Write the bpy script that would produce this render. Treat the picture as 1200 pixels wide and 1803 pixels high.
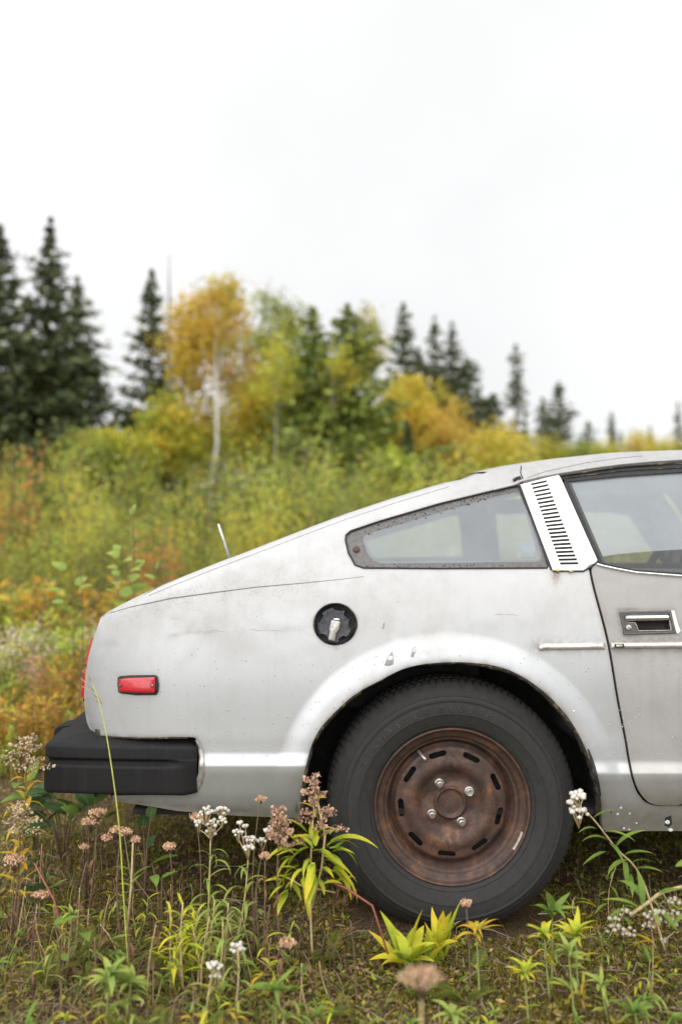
import bpy, bmesh, math, random
import numpy as np
from mathutils import Vector, Matrix, Euler
from mathutils.geometry import delaunay_2d_cdt

for o in list(bpy.data.objects):
    bpy.data.objects.remove(o)
R = math.radians
rng = np.random.default_rng(11)
random.seed(5)
scene = bpy.context.scene
COL = scene.collection

# ------------------------------------------------------------------ camera
FPX, CAMH, DIST, HORIZON = 1500.0, 0.95, 2.186, 971.0
PITCH = math.atan((HORIZON - 901.5) / FPX)
cam_data = bpy.data.cameras.new('camera')
cam = bpy.data.objects.new('camera', cam_data)
COL.objects.link(cam)
cam_data.sensor_fit = 'HORIZONTAL'
cam_data.sensor_width = 24.0
cam_data.lens = FPX * 24.0 / 1200.0
cam_data.clip_start = 0.05
cam_data.clip_end = 2000
cam.location = (0, -DIST, CAMH)
cam.rotation_euler = (R(90) + PITCH, 0, 0)
cam_data.dof.use_dof = True
cam_data.dof.focus_distance = DIST + 0.0
cam_data.dof.aperture_fstop = 1.45
scene.camera = cam

# ------------------------------------------------------------------ sky, sun, exposure
SUN_EL, SUN_AZ = R(46), R(200)
world = bpy.data.worlds.new('World')
scene.world = world
world.use_nodes = True
wt = world.node_tree
wt.nodes.clear()
sky = wt.nodes.new('ShaderNodeTexSky')
sky.sky_type = 'NISHITA'
sky.sun_disc = False
sky.sun_elevation = SUN_EL
sky.sun_rotation = SUN_AZ
sky.dust_density = 4.0
hsv = wt.nodes.new('ShaderNodeHueSaturation')
hsv.inputs['Saturation'].default_value = 0.25
wt.links.new(sky.outputs[0], hsv.inputs['Color'])
tc = wt.nodes.new('ShaderNodeTexCoord')
wn = wt.nodes.new('ShaderNodeTexNoise')
wn.inputs['Scale'].default_value = 2.2
wn.inputs['Detail'].default_value = 4
wt.links.new(tc.outputs['Generated'], wn.inputs['Vector'])
wr = wt.nodes.new('ShaderNodeValToRGB')
wr.color_ramp.elements[0].position = 0.3
wr.color_ramp.elements[0].color = (7.2, 7.25, 7.32, 1)
wr.color_ramp.elements[1].position = 0.7
wr.color_ramp.elements[1].color = (8.7, 8.7, 8.7, 1)
wt.links.new(wn.outputs['Fac'], wr.inputs['Fac'])
wm = wt.nodes.new('ShaderNodeMix')
wm.data_type = 'RGBA'
wm.inputs[0].default_value = 0.94          # a closed cloud deck over the blue
wt.links.new(hsv.outputs[0], wm.inputs[6])
wt.links.new(wr.outputs[0], wm.inputs[7])
bg = wt.nodes.new('ShaderNodeBackground')
bg.inputs['Strength'].default_value = 0.052
wt.links.new(wm.outputs[2], bg.inputs['Color'])
wo = wt.nodes.new('ShaderNodeOutputWorld')
wt.links.new(bg.outputs[0], wo.inputs['Surface'])

sun_d = bpy.data.lights.new('sun', 'SUN')
sun_d.energy = 1.5
sun_d.angle = R(95)
sun_d.color = (1.0, 0.98, 0.95)
sun = bpy.data.objects.new('sun', sun_d)
COL.objects.link(sun)
_sd = Vector((math.sin(SUN_AZ) * math.cos(SUN_EL), math.cos(SUN_AZ) * math.cos(SUN_EL), math.sin(SUN_EL)))
sun.rotation_euler = _sd.to_track_quat('Z', 'Y').to_euler()
sun.location = (0, -5, 12)

vs = scene.view_settings
vs.view_transform = 'Standard'
vs.look = 'None'
vs.exposure = 1.30
vs.gamma = 1.0
vs.use_curve_mapping = False
scene.render.engine = 'CYCLES'
cy = scene.cycles
cy.use_denoising = True
cy.max_bounces = 8
cy.transparent_max_bounces = 12
cy.diffuse_bounces = 3
cy.glossy_bounces = 3
cy.sample_clamp_indirect = 4.0

# ------------------------------------------------------------------ helpers
def P(u, v, Y):
    """photo pixel seen at depth Y -> world points (numpy)"""
    u = np.asarray(u, float); v = np.asarray(v, float); Y = np.asarray(Y, float)
    a = (u - 600.0) / FPX
    b = (901.5 - v) / FPX
    yd = math.cos(PITCH) - b * math.sin(PITCH)
    zd = math.sin(PITCH) + b * math.cos(PITCH)
    t = (Y + DIST) / yd
    return np.stack([a * t, Y + 0 * t, CAMH + zd * t], -1)

def G(u, v, z=0.0):
    """photo pixel -> point on the ground"""
    a = (u - 600.0) / FPX
    b = (901.5 - v) / FPX
    yd = math.cos(PITCH) - b * math.sin(PITCH)
    zd = math.sin(PITCH) + b * math.cos(PITCH)
    t = (z - CAMH) / zd
    return Vector((a * t, -DIST + yd * t, z))

def sst(x):
    x = np.clip(x, 0, 1)
    return x * x * (3 - 2 * x)

def world_loc(o):
    v = Vector((0, 0, 0))
    while o is not None:
        v = v + o.location
        o = o.parent
    return v

def link(name, me, parent=None, loc=None):
    o = bpy.data.objects.new(name, me)
    COL.objects.link(o)
    if parent is not None:
        o.parent = parent
        o.location = -world_loc(parent) if loc is None else loc
    elif loc is not None:
        o.location = loc
    return o

def tag(o, label=None, cat=None, group=None, kind=None):
    if label: o['label'] = label
    if cat: o['category'] = cat
    if group: o['group'] = group
    if kind: o['kind'] = kind
    return o

def thing(name, label, cat, loc=(0, 0, 0), group=None):
    o = bpy.data.objects.new(name, None)
    COL.objects.link(o)
    o.location = loc
    o.empty_display_size = 0.05
    return tag(o, label, cat, group)

def mesh_from(name, V, F, mat=None, smooth=False, col=None, attrs=None):
    me = bpy.data.meshes.new(name)
    V = np.asarray(V, np.float32)
    if isinstance(F, np.ndarray):
        n, k = F.shape
        me.vertices.add(len(V)); me.vertices.foreach_set('co', V.ravel())
        me.loops.add(n * k); me.loops.foreach_set('vertex_index', F.astype(np.int32).ravel())
        me.polygons.add(n); me.polygons.foreach_set('loop_start', np.arange(0, n * k, k, dtype=np.int32))
        me.update(calc_edges=True)
    else:
        me.from_pydata(V.tolist(), [], F)
    if smooth:
        me.polygons.foreach_set('use_smooth', [True] * len(me.polygons))
    if col is not None:
        a = me.attributes.new('Col', 'FLOAT_COLOR', 'POINT')
        c = np.ones((len(V), 4), np.float32); c[:, :3] = col
        a.data.foreach_set('color', c.ravel())
    for k, val in (attrs or {}).items():
        a = me.attributes.new(k, 'FLOAT', 'POINT')
        a.data.foreach_set('value', np.asarray(val, np.float32).ravel())
    if mat is not None:
        me.materials.append(mat)
    me.update()
    return me

def densify(pts, step, closed=True):
    pts = [np.array(p, float) for p in pts]
    out = []
    n = len(pts)
    for i in range(n if closed else n - 1):
        a, b = pts[i], pts[(i + 1) % n]
        k = max(1, int(round(np.linalg.norm(b - a) / step)))
        for j in range(k):
            out.append(a + (b - a) * j / k)
    if not closed: out.append(pts[-1])
    return np.array(out)

def catmull(pts, per=6, closed=False):
    p = [np.array(q, float) for q in pts]
    n = len(p); out = []
    rngi = range(n if closed else n - 1)
    for i in rngi:
        p0 = p[(i - 1) % n] if closed or i > 0 else 2 * p[0] - p[1]
        p1 = p[i]; p2 = p[(i + 1) % n]
        p3 = p[(i + 2) % n] if closed or i + 2 < n else 2 * p[-1] - p[-2]
        for j in range(per):
            t = j / per
            out.append(0.5 * ((2 * p1) + (-p0 + p2) * t + (2 * p0 - 5 * p1 + 4 * p2 - p3) * t * t + (-p0 + 3 * p1 - 3 * p2 + p3) * t ** 3))
    if not closed: out.append(p[-1])
    return np.array(out)

def pip(q, poly):
    x, y = q[:, 0], q[:, 1]
    inside = np.zeros(len(q), bool)
    n = len(poly)
    j = n - 1
    for i in range(n):
        xi, yi = poly[i]; xj, yj = poly[j]
        if yi != yj:
            c = ((yi > y) != (yj > y)) & (x < (xj - xi) * (y - yi) / (yj - yi) + xi)
            inside ^= c
        j = i
    return inside

def cdt(loops, step, far_x=None, far_step=30):
    """loops: dense closed loops, the first the outline, the rest holes"""
    outer, holes = loops[0], loops[1:]
    lo, hi = outer.min(0), outer.max(0)
    def grid(x0, x1, s):
        if x1 <= x0: return np.zeros((0, 2))
        xs = np.arange(x0 + s * .5, x1, s); ys = np.arange(lo[1] + s * .43, hi[1], s * .866)
        g = np.stack(np.meshgrid(xs, ys), -1).copy()
        g[1::2, :, 0] += s * .5
        return g.reshape(-1, 2)
    if far_x is None:
        pts = grid(lo[0], hi[0], step); sp = np.full(len(pts), step)
    else:
        a, b = grid(lo[0], min(far_x, hi[0]), step), grid(far_x, hi[0], far_step)
        pts = np.concatenate([a, b]); sp = np.concatenate([np.full(len(a), step), np.full(len(b), far_step)])
    m = pip(pts, outer)
    for h in holes: m &= ~pip(pts, h)
    pts, sp = pts[m], sp[m]
    bp = np.concatenate(loops)
    dmin = np.full(len(pts), 1e9)
    for k in range(0, len(bp), 200):
        d = np.hypot(pts[:, None, 0] - bp[None, k:k + 200, 0], pts[:, None, 1] - bp[None, k:k + 200, 1]).min(1)
        dmin = np.minimum(dmin, d)
    pts = pts[dmin > np.minimum(sp, step * 2) * .5]
    V = np.concatenate([bp, pts])
    E = []; s = 0; idx = []
    for l in loops:
        n = len(l)
        E += [(s + i, s + (i + 1) % n) for i in range(n)]
        idx.append(np.arange(s, s + n)); s += n
    ov, oe, of, orv, _, _ = delaunay_2d_cdt([Vector(p) for p in V], E, [], 0, 1e-7)
    O = np.array([tuple(p) for p in ov])
    F = np.array([f for f in of if len(f) == 3])
    cen = O[F].mean(1)
    m = pip(cen, outer)
    for h in holes: m &= ~pip(cen, h)
    F = F[m]
    inv = {}
    for k, l in enumerate(orv):
        for q in l: inv[q] = k
    loops_i = [[inv[i] for i in l] for l in idx]
    return O, F, loops_i

def surf_normals(fn, V, e=0.6):
    du = fn(V[:, 0] + e, V[:, 1]) - fn(V[:, 0] - e, V[:, 1])
    dv = fn(V[:, 0], V[:, 1] + e) - fn(V[:, 0], V[:, 1] - e)
    n = np.cross(dv, du)
    n /= np.linalg.norm(n, axis=1)[:, None] + 1e-12
    n[n[:, 1] > 0] *= -1
    return n

def panel(name, loops, fn, mat, parent, step=6, far_x=None, far_step=30, flange=.02, flange_loops=None, attr_fn=None, mirror=None, extra_mat=None, mirror_only=False):
    """a sheet cut to loops (pixels of the side view), shaped by fn, with its edges turned inwards"""
    V2, F, LI = cdt(loops, step, far_x, far_step)
    V3 = fn(V2[:, 0], V2[:, 1])
    N3 = surf_normals(fn, V2)
    a = V3[F]
    fnrm = np.cross(a[:, 1] - a[:, 0], a[:, 2] - a[:, 0])
    if fnrm[:, 1].mean() > 0: F = F[:, ::-1]
    verts = [V3]; nor = [N3]; faces = [tuple(f) for f in F]; fm = [0] * len(faces)
    att = {k: [v] for k, v in (attr_fn(V2) if attr_fn else {}).items()}
    base = len(V3)
    for li, loop in enumerate(LI):
        if flange_loops is not None and li not in flange_loops: continue
        if flange <= 0: continue
        p = V3[loop]; n = len(loop)
        q = p.copy(); q[:, 1] += flange
        tang = np.roll(p, -1, 0) - np.roll(p, 1, 0)
        nn = np.cross(tang, np.array([0, 1.0, 0])); nn /= np.linalg.norm(nn, axis=1)[:, None] + 1e-9
        cen = p.mean(0)
        test = V2[loop]; 
        # point away from the sheet
        tin = test + np.stack([nn[:, 0], -nn[:, 2]], 1) * 2.0
        ins = pip(tin, loops[0])
        for h in loops[1:]: ins &= ~pip(tin, h)
        nn[ins] *= -1
        verts += [p, q]; nor += [nn, nn]
        for k in att: att[k] += [att[k][0][loop], np.ones(n) * (1 if k == 'dirt' else 0)]
        for i in range(n):
            j = (i + 1) % n
            f = (base + i, base + j, base + n + j, base + n + i)
            v0, v1, v2 = p[i], p[j], q[j]
            fnr = np.cross(v1 - v0, v2 - v0)
            if np.dot(fnr, nn[i]) < 0: f = f[::-1]
            faces.append(f); fm.append(1 if extra_mat is not None else 0)
        base += 2 * n
    V = np.concatenate(verts); N = np.concatenate(nor)
    att = {k: np.concatenate(v) for k, v in att.items()}
    if mirror is not None:
        Vm = V.copy(); Vm[:, 1] = mirror - Vm[:, 1]
        Nm = N.copy(); Nm[:, 1] *= -1
        mm = mesh_from(name, Vm, [f[::-1] for f in faces], mat, True, None, att)
        mm.normals_split_custom_set_from_vertices([tuple(x) for x in Nm])
        if not mirror_only: far = link(name, mm, parent)
        else: return link(name, mm, parent)
    me = mesh_from(name, V, faces, mat, True, None, att)
    if extra_mat is not None:
        me.materials.append(extra_mat)
        me.polygons.foreach_set('material_index', fm)
    me.normals_split_custom_set_from_vertices([tuple(x) for x in N])
    return link(name, me, parent)

def tube_geo(pts, radii, seg=6, cap=True):
    pts = np.asarray(pts, float); n = len(pts)
    radii = np.broadcast_to(np.asarray(radii, float), (n,))
    t = np.gradient(pts, axis=0); t /= np.linalg.norm(t, axis=1)[:, None] + 1e-12
    ref = np.array([0.13, 0.31, 0.94]) if abs(t[0, 2]) < .9 else np.array([1.0, .1, 0])
    V = []
    nrm = np.cross(t[0], ref); nrm /= np.linalg.norm(nrm)
    for i in range(n):
        nrm = nrm - t[i] * np.dot(nrm, t[i]); nrm /= np.linalg.norm(nrm) + 1e-12
        b = np.cross(t[i], nrm)
        for k in range(seg):
            a = 2 * math.pi * k / seg
            V.append(pts[i] + radii[i] * (math.cos(a) * nrm + math.sin(a) * b))
    F = []
    for i in range(n - 1):
        for k in range(seg):
            k2 = (k + 1) % seg
            F.append((i * seg + k, i * seg + k2, (i + 1) * seg + k2, (i + 1) * seg + k))
    if cap:
        F.append(tuple(range(seg))[::-1]); F.append(tuple((n - 1) * seg + k for k in range(seg)))
    return np.array(V), F

class MB:
    """collects geometry for one mesh"""
    def __init__(s): s.V = []; s.F = []; s.C = []; s.n = 0
    def add(s, V, F, c=None):
        V = np.asarray(V, float)
        s.V.append(V); s.F += [tuple(int(i) + s.n for i in f) for f in F]; s.n += len(V)
        s.C.append(np.tile(np.array(c if c is not None else (1, 1, 1), float), (len(V), 1)) if c is None or np.ndim(c) == 1 else np.asarray(c))
    def tube(s, pts, r, seg=6, c=None): s.add(*tube_geo(pts, r, seg), c)
    def box(s, lo, hi, c=None, rot=None, at=None):
        lo, hi = np.array(lo, float), np.array(hi, float)
        V = np.array([[x, y, z] for x in (0, 1) for y in (0, 1) for z in (0, 1)], float) * (hi - lo) + lo
        if rot is not None: V = V @ np.array(rot).T
        if at is not None: V = V + np.array(at)
        s.add(V, [(0, 1, 3, 2), (4, 6, 7, 5), (0, 4, 5, 1), (2, 3, 7, 6), (0, 2, 6, 4), (1, 5, 7, 3)], c)
    def mesh(s, name, mat, smooth=True, col=False):
        return mesh_from(name, np.concatenate(s.V), s.F, mat, smooth, np.concatenate(s.C) if col else None)
    def build(s, name, mat, parent=None, smooth=True, col=False, loc=None):
        return link(name, s.mesh(name, mat, smooth, col), parent, loc)

def sharpen(o, ang=35):
    me = o.data
    bm = bmesh.new(); bm.from_mesh(me)
    bmesh.ops.recalc_face_normals(bm, faces=bm.faces)
    for e in bm.edges:
        e.smooth = not (len(e.link_faces) == 2 and e.calc_face_angle(0) > R(ang))
    bm.to_mesh(me); bm.free()
    return o

# ------------------------------------------------------------------ materials
class NB:
    def __init__(s, name):
        s.m = bpy.data.materials.new(name); s.m.use_nodes = True
        s.t = s.m.node_tree; s.t.nodes.clear()
        s.out = s.t.nodes.new('ShaderNodeOutputMaterial')
    def n(s, typ, **kw):
        nd = s.t.nodes.new(typ)
        for k, v in kw.items():
            key = k.replace('_', ' ')
            if key in nd.inputs: s.set(nd.inputs[key], v)
            else: setattr(nd, k, v)
        return nd
    def set(s, inp, v):
        if isinstance(v, bpy.types.NodeSocket): s.t.links.new(v, inp)
        elif isinstance(v, (tuple, list)) and len(v) == 3 and inp.type == 'RGBA': inp.default_value = (*v, 1)
        else: inp.default_value = v
    def coord(s, kind='Object', scale=(1, 1, 1), loc=(0, 0, 0)):
        c = s.n('ShaderNodeTexCoord'); m = s.n('ShaderNodeMapping')
        s.t.links.new(c.outputs[kind], m.inputs['Vector'])
        m.inputs['Scale'].default_value = scale; m.inputs['Location'].default_value = loc
        return m.outputs[0]
    def noise(s, vec, scale, detail=4, rough=.55, dist=0):
        nd = s.n('ShaderNodeTexNoise', Vector=vec, Scale=scale, Detail=detail, Roughness=rough, Distortion=dist)
        return nd.outputs['Fac']
    def ramp(s, fac, *stops):
        nd = s.n('ShaderNodeValToRGB', Fac=fac)
        cr = nd.color_ramp
        while len(cr.elements) < len(stops): cr.elements.new(.5)
        for e, (p, c) in zip(cr.elements, stops):
            e.position = p
            e.color = (c, c, c, 1) if not isinstance(c, (tuple, list)) else (*c, 1)
        return nd.outputs[0]
    def mix(s, fac, a, b, blend='MIX'):
        nd = s.n('ShaderNodeMix', data_type='RGBA', blend_type=blend)
        s.set(nd.inputs[0], fac); s.set(nd.inputs[6], a); s.set(nd.inputs[7], b)
        return nd.outputs[2]
    def math(s, op, a, b=0.0, clamp=False):
        nd = s.n('ShaderNodeMath', operation=op, use_clamp=clamp)
        s.set(nd.inputs[0], a); s.set(nd.inputs[1], b)
        return nd.outputs[0]
    def attr(s, name, what='Fac'):
        return s.n('ShaderNodeAttribute', attribute_name=name).outputs[what]
    def bump(s, h, strength=.3, dist=.002):
        return s.n('ShaderNodeBump', Height=h, Strength=strength, Distance=dist).outputs[0]
    def bsdf(s, **kw):
        nd = s.n('ShaderNodeBsdfPrincipled')
        for k, v in kw.items(): s.set(nd.inputs[k.replace('_', ' ')], v)
        return nd
    def done(s, sh):
        s.t.links.new(sh if isinstance(sh, bpy.types.NodeSocket) else sh.outputs[0], s.out.inputs['Surface'])
        return s.m

def simple(name, col, rough=.6, metal=0, nscale=40, namt=.25, bump=.0, spec=.5):
    b = NB(name)
    v = b.coord()
    f = b.noise(v, nscale)
    dark = tuple(c * (1 - namt) for c in col); lite = tuple(min(1, c * (1 + namt)) for c in col)
    kw = dict(Base_Color=b.ramp(f, (.3, dark), (.7, lite)), Roughness=rough, Metallic=metal, Specular_IOR_Level=spec)
    if bump: kw['Normal'] = b.bump(f, bump, .002)
    return b.done(b.bsdf(**kw))

def paint(name, silver, chalk, grime, grime_amt=1.0, metal=.45):
    b = NB(name)
    v = b.coord()
    big = b.noise(v, 5, 5, .6, .6)
    mid = b.noise(v, 26, 6, .65)
    fine = b.noise(v, 190, 4, .7)
    streak = b.noise(b.coord(scale=(55, 55, 2.2)), 1.0, 4, .6)
    z = b.n('ShaderNodeSeparateXYZ', Vector=v).outputs[2]
    top = b.ramp(b.math('ADD', z, b.math('MULTIPLY', b.math('SUBTRACT', big, .5), .32)), (.66, 0.0), (.80, 1.0))
    # oxidised, chalky clear coat on the upper surfaces
    base = b.mix(top, silver, chalk)
    base = b.mix(b.math('MULTIPLY', b.ramp(mid, (.40, 0.0), (.70, 1.0)), .20), base, tuple(c * .80 for c in chalk))
    base = b.mix(b.math('MULTIPLY', b.ramp(big, (.47, 0.0), (.68, 1.0)), .24), base, grime)
    spk = b.math('MULTIPLY', b.ramp(b.math('ADD', b.math('MULTIPLY', fine, .7), b.math('MULTIPLY', mid, .3)), (.50, 0.0), (.62, 1.0)), b.math('MULTIPLY', b.attr('speck'), .62))
    base = b.mix(spk, base, (.27, .265, .255))
    st = b.math('MULTIPLY', b.ramp(streak, (.54, 0.0), (.76, 1.0)), .15 * grime_amt)
    base = b.mix(st, base, grime)
    d = b.math('MULTIPLY', b.attr('dirt'), b.ramp(mid, (.25, .35), (.65, 1.0)))
    base = b.mix(b.math('MULTIPLY', d, .95, True), base, (.11, .088, .06))
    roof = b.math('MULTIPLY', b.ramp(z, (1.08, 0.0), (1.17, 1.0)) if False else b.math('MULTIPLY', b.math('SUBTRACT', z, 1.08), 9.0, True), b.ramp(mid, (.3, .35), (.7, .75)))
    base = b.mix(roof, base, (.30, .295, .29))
    rust = b.math('MULTIPLY', b.attr('rust'), b.ramp(fine, (.35, 0.0), (.55, 1.0)), True)
    base = b.mix(rust, base, (.19, .07, .045))
    mud = b.math('MULTIPLY', b.attr('mud'), b.ramp(mid, (.2, .55), (.7, 1.0)), True)
    base = b.mix(mud, base, (.17, .15, .115))
    mt = b.math('MULTIPLY', b.math('SUBTRACT', 1.0, b.math('MAXIMUM', b.math('MULTIPLY', top, .75), b.math('MAXIMUM', d, mud))), metal, True)
    rg = b.math('ADD', b.math('MULTIPLY', top, .22), b.math('ADD', .33, b.math('MULTIPLY', mid, .12)))
    nrm = b.bump(b.math('ADD', b.math('MULTIPLY', mid, .5), b.math('MULTIPLY', fine, .25)), .06, .0015)
    return b.done(b.bsdf(Base_Color=base, Metallic=mt, Roughness=rg, Normal=nrm, Specular_IOR_Level=.45))

M = {}
M['paint'] = paint('weathered_silver_paint', (.50, .515, .53), (.50, .505, .51), (.33, .32, .31))
M['door_paint'] = paint('dull_door_paint', (.42, .415, .41), (.335, .325, .315), (.235, .22, .205), 1.4, .3)
M['white_panel'] = simple('white_panel_paint', (.82, .82, .81), .35, 0, 60, .03)
M['white_line'] = simple('pinstripe_brown', (.35, .16, .12), .5)

def m_rubber(name, c, rough=.75, streaks=True, spec=.4):
    b = NB(name); v = b.coord()
    f = b.noise(v, 60, 6, .7); g = b.noise(v, 500, 3, .7)
    col = b.ramp(f, (.3, tuple(x * .75 for x in c)), (.7, tuple(x * 1.25 for x in c)))
    if streaks:
        s = b.noise(b.coord(scale=(70, 70, 4)), 1, 4, .6)
        col = b.mix(b.math('MULTIPLY', b.ramp(s, (.52, 0.0), (.75, 1.0)), .5), col, tuple(x * 2.2 for x in c))
    return b.done(b.bsdf(Base_Color=col, Roughness=b.math('ADD', rough - .12, b.math('MULTIPLY', f, .25)), Normal=b.bump(b.math('ADD', f, g), .18, .001), Specular_IOR_Level=spec))
M['bumper'] = m_rubber('faded_black_bumper_plastic', (.0105, .0102, .0110), .68, True, .25)
M['tyre'] = m_rubber('dusty_tyre_rubber', (.029, .028, .027), .82, False)
M['tread'] = m_rubber('tread_rubber', (.022, .0215, .021), .85, False)
M['rubber'] = simple('black_rubber', (.022, .022, .022), .7, 0, 80, .3)
M['dark'] = simple('underbody_black', (.028, .027, .026), .95, 0, 30, .4)
M['interior'] = simple('grey_interior_trim', (.07, .072, .078), .85, 0, 30, .2)
M['seal'] = simple('sun_bleached_window_border', (.115, .110, .108), .55, 0, 120, .25)
M['chrome'] = simple('pitted_chrome', (.80, .79, .78), .16, 1, 150, .12)
M['antenna'] = simple('aerial_metal', (.62, .62, .61), .35, .6, 60, .1)
M['brushed'] = simple('dull_zinc', (.46, .45, .42), .45, .7, 150, .25)
M['cap'] = simple('blue_black_plastic', (.060, .063, .074), .45, 0, 150, .35, .1)
M['primer'] = simple('grey_primer_chip', (.26, .265, .27), .7, 0, 60, .15)
M['scratch'] = simple('dark_scratch', (.19, .18, .165), .7, 0, 90, .2)
M['lichen'] = simple('yellow_lichen', (.42, .42, .16), .9, 0, 200, .3)
M['rustnut'] = simple('worn_lug_steel', (.36, .33, .30), .38, .8, 200, .3)

def m_trim():
    b = NB('stained_trim_strip'); v = b.coord()
    f = b.noise(v, 90, 5, .7)
    g = b.n('ShaderNodeNewGeometry').outputs['Normal']
    col = b.mix(b.math('MULTIPLY', b.ramp(f, (.50, 0.0), (.72, 1.0)), .7), (.60, .57, .53), (.26, .18, .11))
    return b.done(b.bsdf(Base_Color=col, Roughness=.35, Metallic=.55))
M['trim'] = m_trim()

def m_rust():
    b = NB('rusted_wheel_steel'); v = b.coord()
    a = b.noise(v, 17, 8, .72, .4); f = b.noise(v, 75, 6, .7); g = b.noise(v, 330, 3, .7)
    col = b.ramp(a, (.32, (.030, .021, .019)), (.46, (.060, .034, .027)), (.56, (.095, .050, .035)), (.63, (.145, .070, .038)), (.74, (.30, .15, .05)))
    col = b.mix(b.math('MULTIPLY', b.ramp(f, (.48, 0.0), (.68, 1.0)), .65), col, (.040, .026, .022))
    col = b.mix(b.math('MULTIPLY', b.ramp(g, (.58, 0.0), (.74, 1.0)), .5), col, (.30, .15, .07))
    h = b.math('ADD', f, b.math('MULTIPLY', g, .6))
    return b.done(b.bsdf(Base_Color=col, Roughness=b.ramp(f, (.3, .42), (.7, .75)), Metallic=.15, Normal=b.bump(h, .45, .0018), Specular_IOR_Level=.5))
M['rust'] = m_rust()

def m_lip():
    b = NB('perished_arch_lip'); v = b.coord()
    f = b.noise(v, 45, 5, .7); g = b.noise(v, 160, 3, .6)
    col = b.ramp(f, (.36, (.022, .021, .020)), (.52, (.035, .030, .024)), (.62, (.16, .12, .07)), (.72, (.32, .30, .20)))
    return b.done(b.bsdf(Base_Color=col, Roughness=.8, Normal=b.bump(g, .5, .002)))
M['lip'] = m_lip()

def m_red(name, c):
    b = NB(name); v = b.coord()
    w = b.n('ShaderNodeTexWave', Vector=v, Scale=160, Distortion=0).outputs['Fac']
    f = b.noise(v, 220, 2, .5)
    col = b.mix(b.math('MULTIPLY', w, .25), c, tuple(x * .55 for x in c))
    return b.done(b.bsdf(Base_Color=col, Roughness=.18, Coat_Weight=.5, Coat_Roughness=.08, Normal=b.bump(b.ramp(f, (.62, 0.0), (.68, 1.0)), .5, .001),
                         Subsurface_Weight=0.0))
M['red'] = m_red('red_lens', (.50, .018, .026))
M['lamp'] = m_red('tail_lamp_red', (.48, .07, .045))

def m_glass(name, film, tint=(.86, .90, .89), line=None):
    """pane with a film of dust and condensation; line = (x0,z0,x1,z1): film only above that line"""
    b = NB(name); v = b.coord()
    f = b.noise(v, 9, 4, .6); g = b.noise(v, 140, 3, .6)
    fac = b.math('MULTIPLY', b.ramp(f, (.25, .80), (.75, 1.0)), film)
    if line:
        sx = b.n('ShaderNodeSeparateXYZ', Vector=v)
        x, z = sx.outputs[0], sx.outputs[2]
        # curved tide mark of the condensation
        dx = b.math('SUBTRACT', x, line[0])
        edge = b.math('ADD', line[1], b.math('MULTIPLY', b.math('SQRT', b.math('MAXIMUM', dx, 0.0)), line[2]))
        m = b.ramp(b.math('ADD', .5, b.math('MULTIPLY', b.math('SUBTRACT', z, edge), 120.0)), (.35, .0), (.65, 1.0))
        fac = b.math('MULTIPLY', fac, b.math('ADD', .12, b.math('MULTIPLY', m, .88)))
    tr = b.n('ShaderNodeBsdfTransparent', Color=tint)
    di = b.n('ShaderNodeBsdfDiffuse', Color=(.70, .77, .83))
    tl = b.n('ShaderNodeBsdfTranslucent', Color=(.80, .84, .84))
    dt = b.n('ShaderNodeMixShader', Fac=.4); b.t.links.new(di.outputs[0], dt.inputs[1]); b.t.links.new(tl.outputs[0], dt.inputs[2])
    m1 = b.n('ShaderNodeMixShader', Fac=fac); b.t.links.new(tr.outputs[0], m1.inputs[1]); b.t.links.new(dt.outputs[0], m1.inputs[2])
    gl = b.n('ShaderNodeBsdfGlossy', Roughness=.03)
    fr = b.n('ShaderNodeFresnel', IOR=1.5)
    m2 = b.n('ShaderNodeMixShader', Fac=fr.outputs[0]); b.t.links.new(m1.outputs[0], m2.inputs[1]); b.t.links.new(gl.outputs[0], m2.inputs[2])
    return b.done(m2)
M['glass'] = m_glass('misted_side_glass', .41)
_tl = P(1058, 985, .07)
M['door_glass'] = m_glass('misted_door_glass', .50, line=(float(_tl[0]) - .004, float(_tl[2]), .055))
M['far_glass'] = m_glass('dusty_far_glass', .38)
_tf = P(1058, 985, .07)
M['far_door_glass'] = m_glass('dusty_far_door_glass', .46, line=(float(_tf[0]) - .30, float(_tf[2]) + .012, .02))

def m_leaf(name, trans=.35, rough=.5):
    b = NB(name)
    c = b.attr('Col', 'Color')
    f = b.noise(b.coord(), 60, 2, .5)
    c = b.mix(b.math('MULTIPLY', f, .35), c, b.mix(1.0, c, (.55, .55, .5), 'MULTIPLY'))
    d = b.bsdf(Base_Color=c, Roughness=rough, Specular_IOR_Level=.3)
    t = b.n('ShaderNodeBsdfTranslucent', Color=c)
    m = b.n('ShaderNodeMixShader', Fac=trans); b.t.links.new(d.outputs[0], m.inputs[1]); b.t.links.new(t.outputs[0], m.inputs[2])
    return b.done(m)
M['foliage'] = m_leaf('foliage', .52)
M['needle'] = m_leaf('spruce_needles', .12, .6)
M['dry'] = m_leaf('dry_plant_matter', .2, .8)

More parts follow.
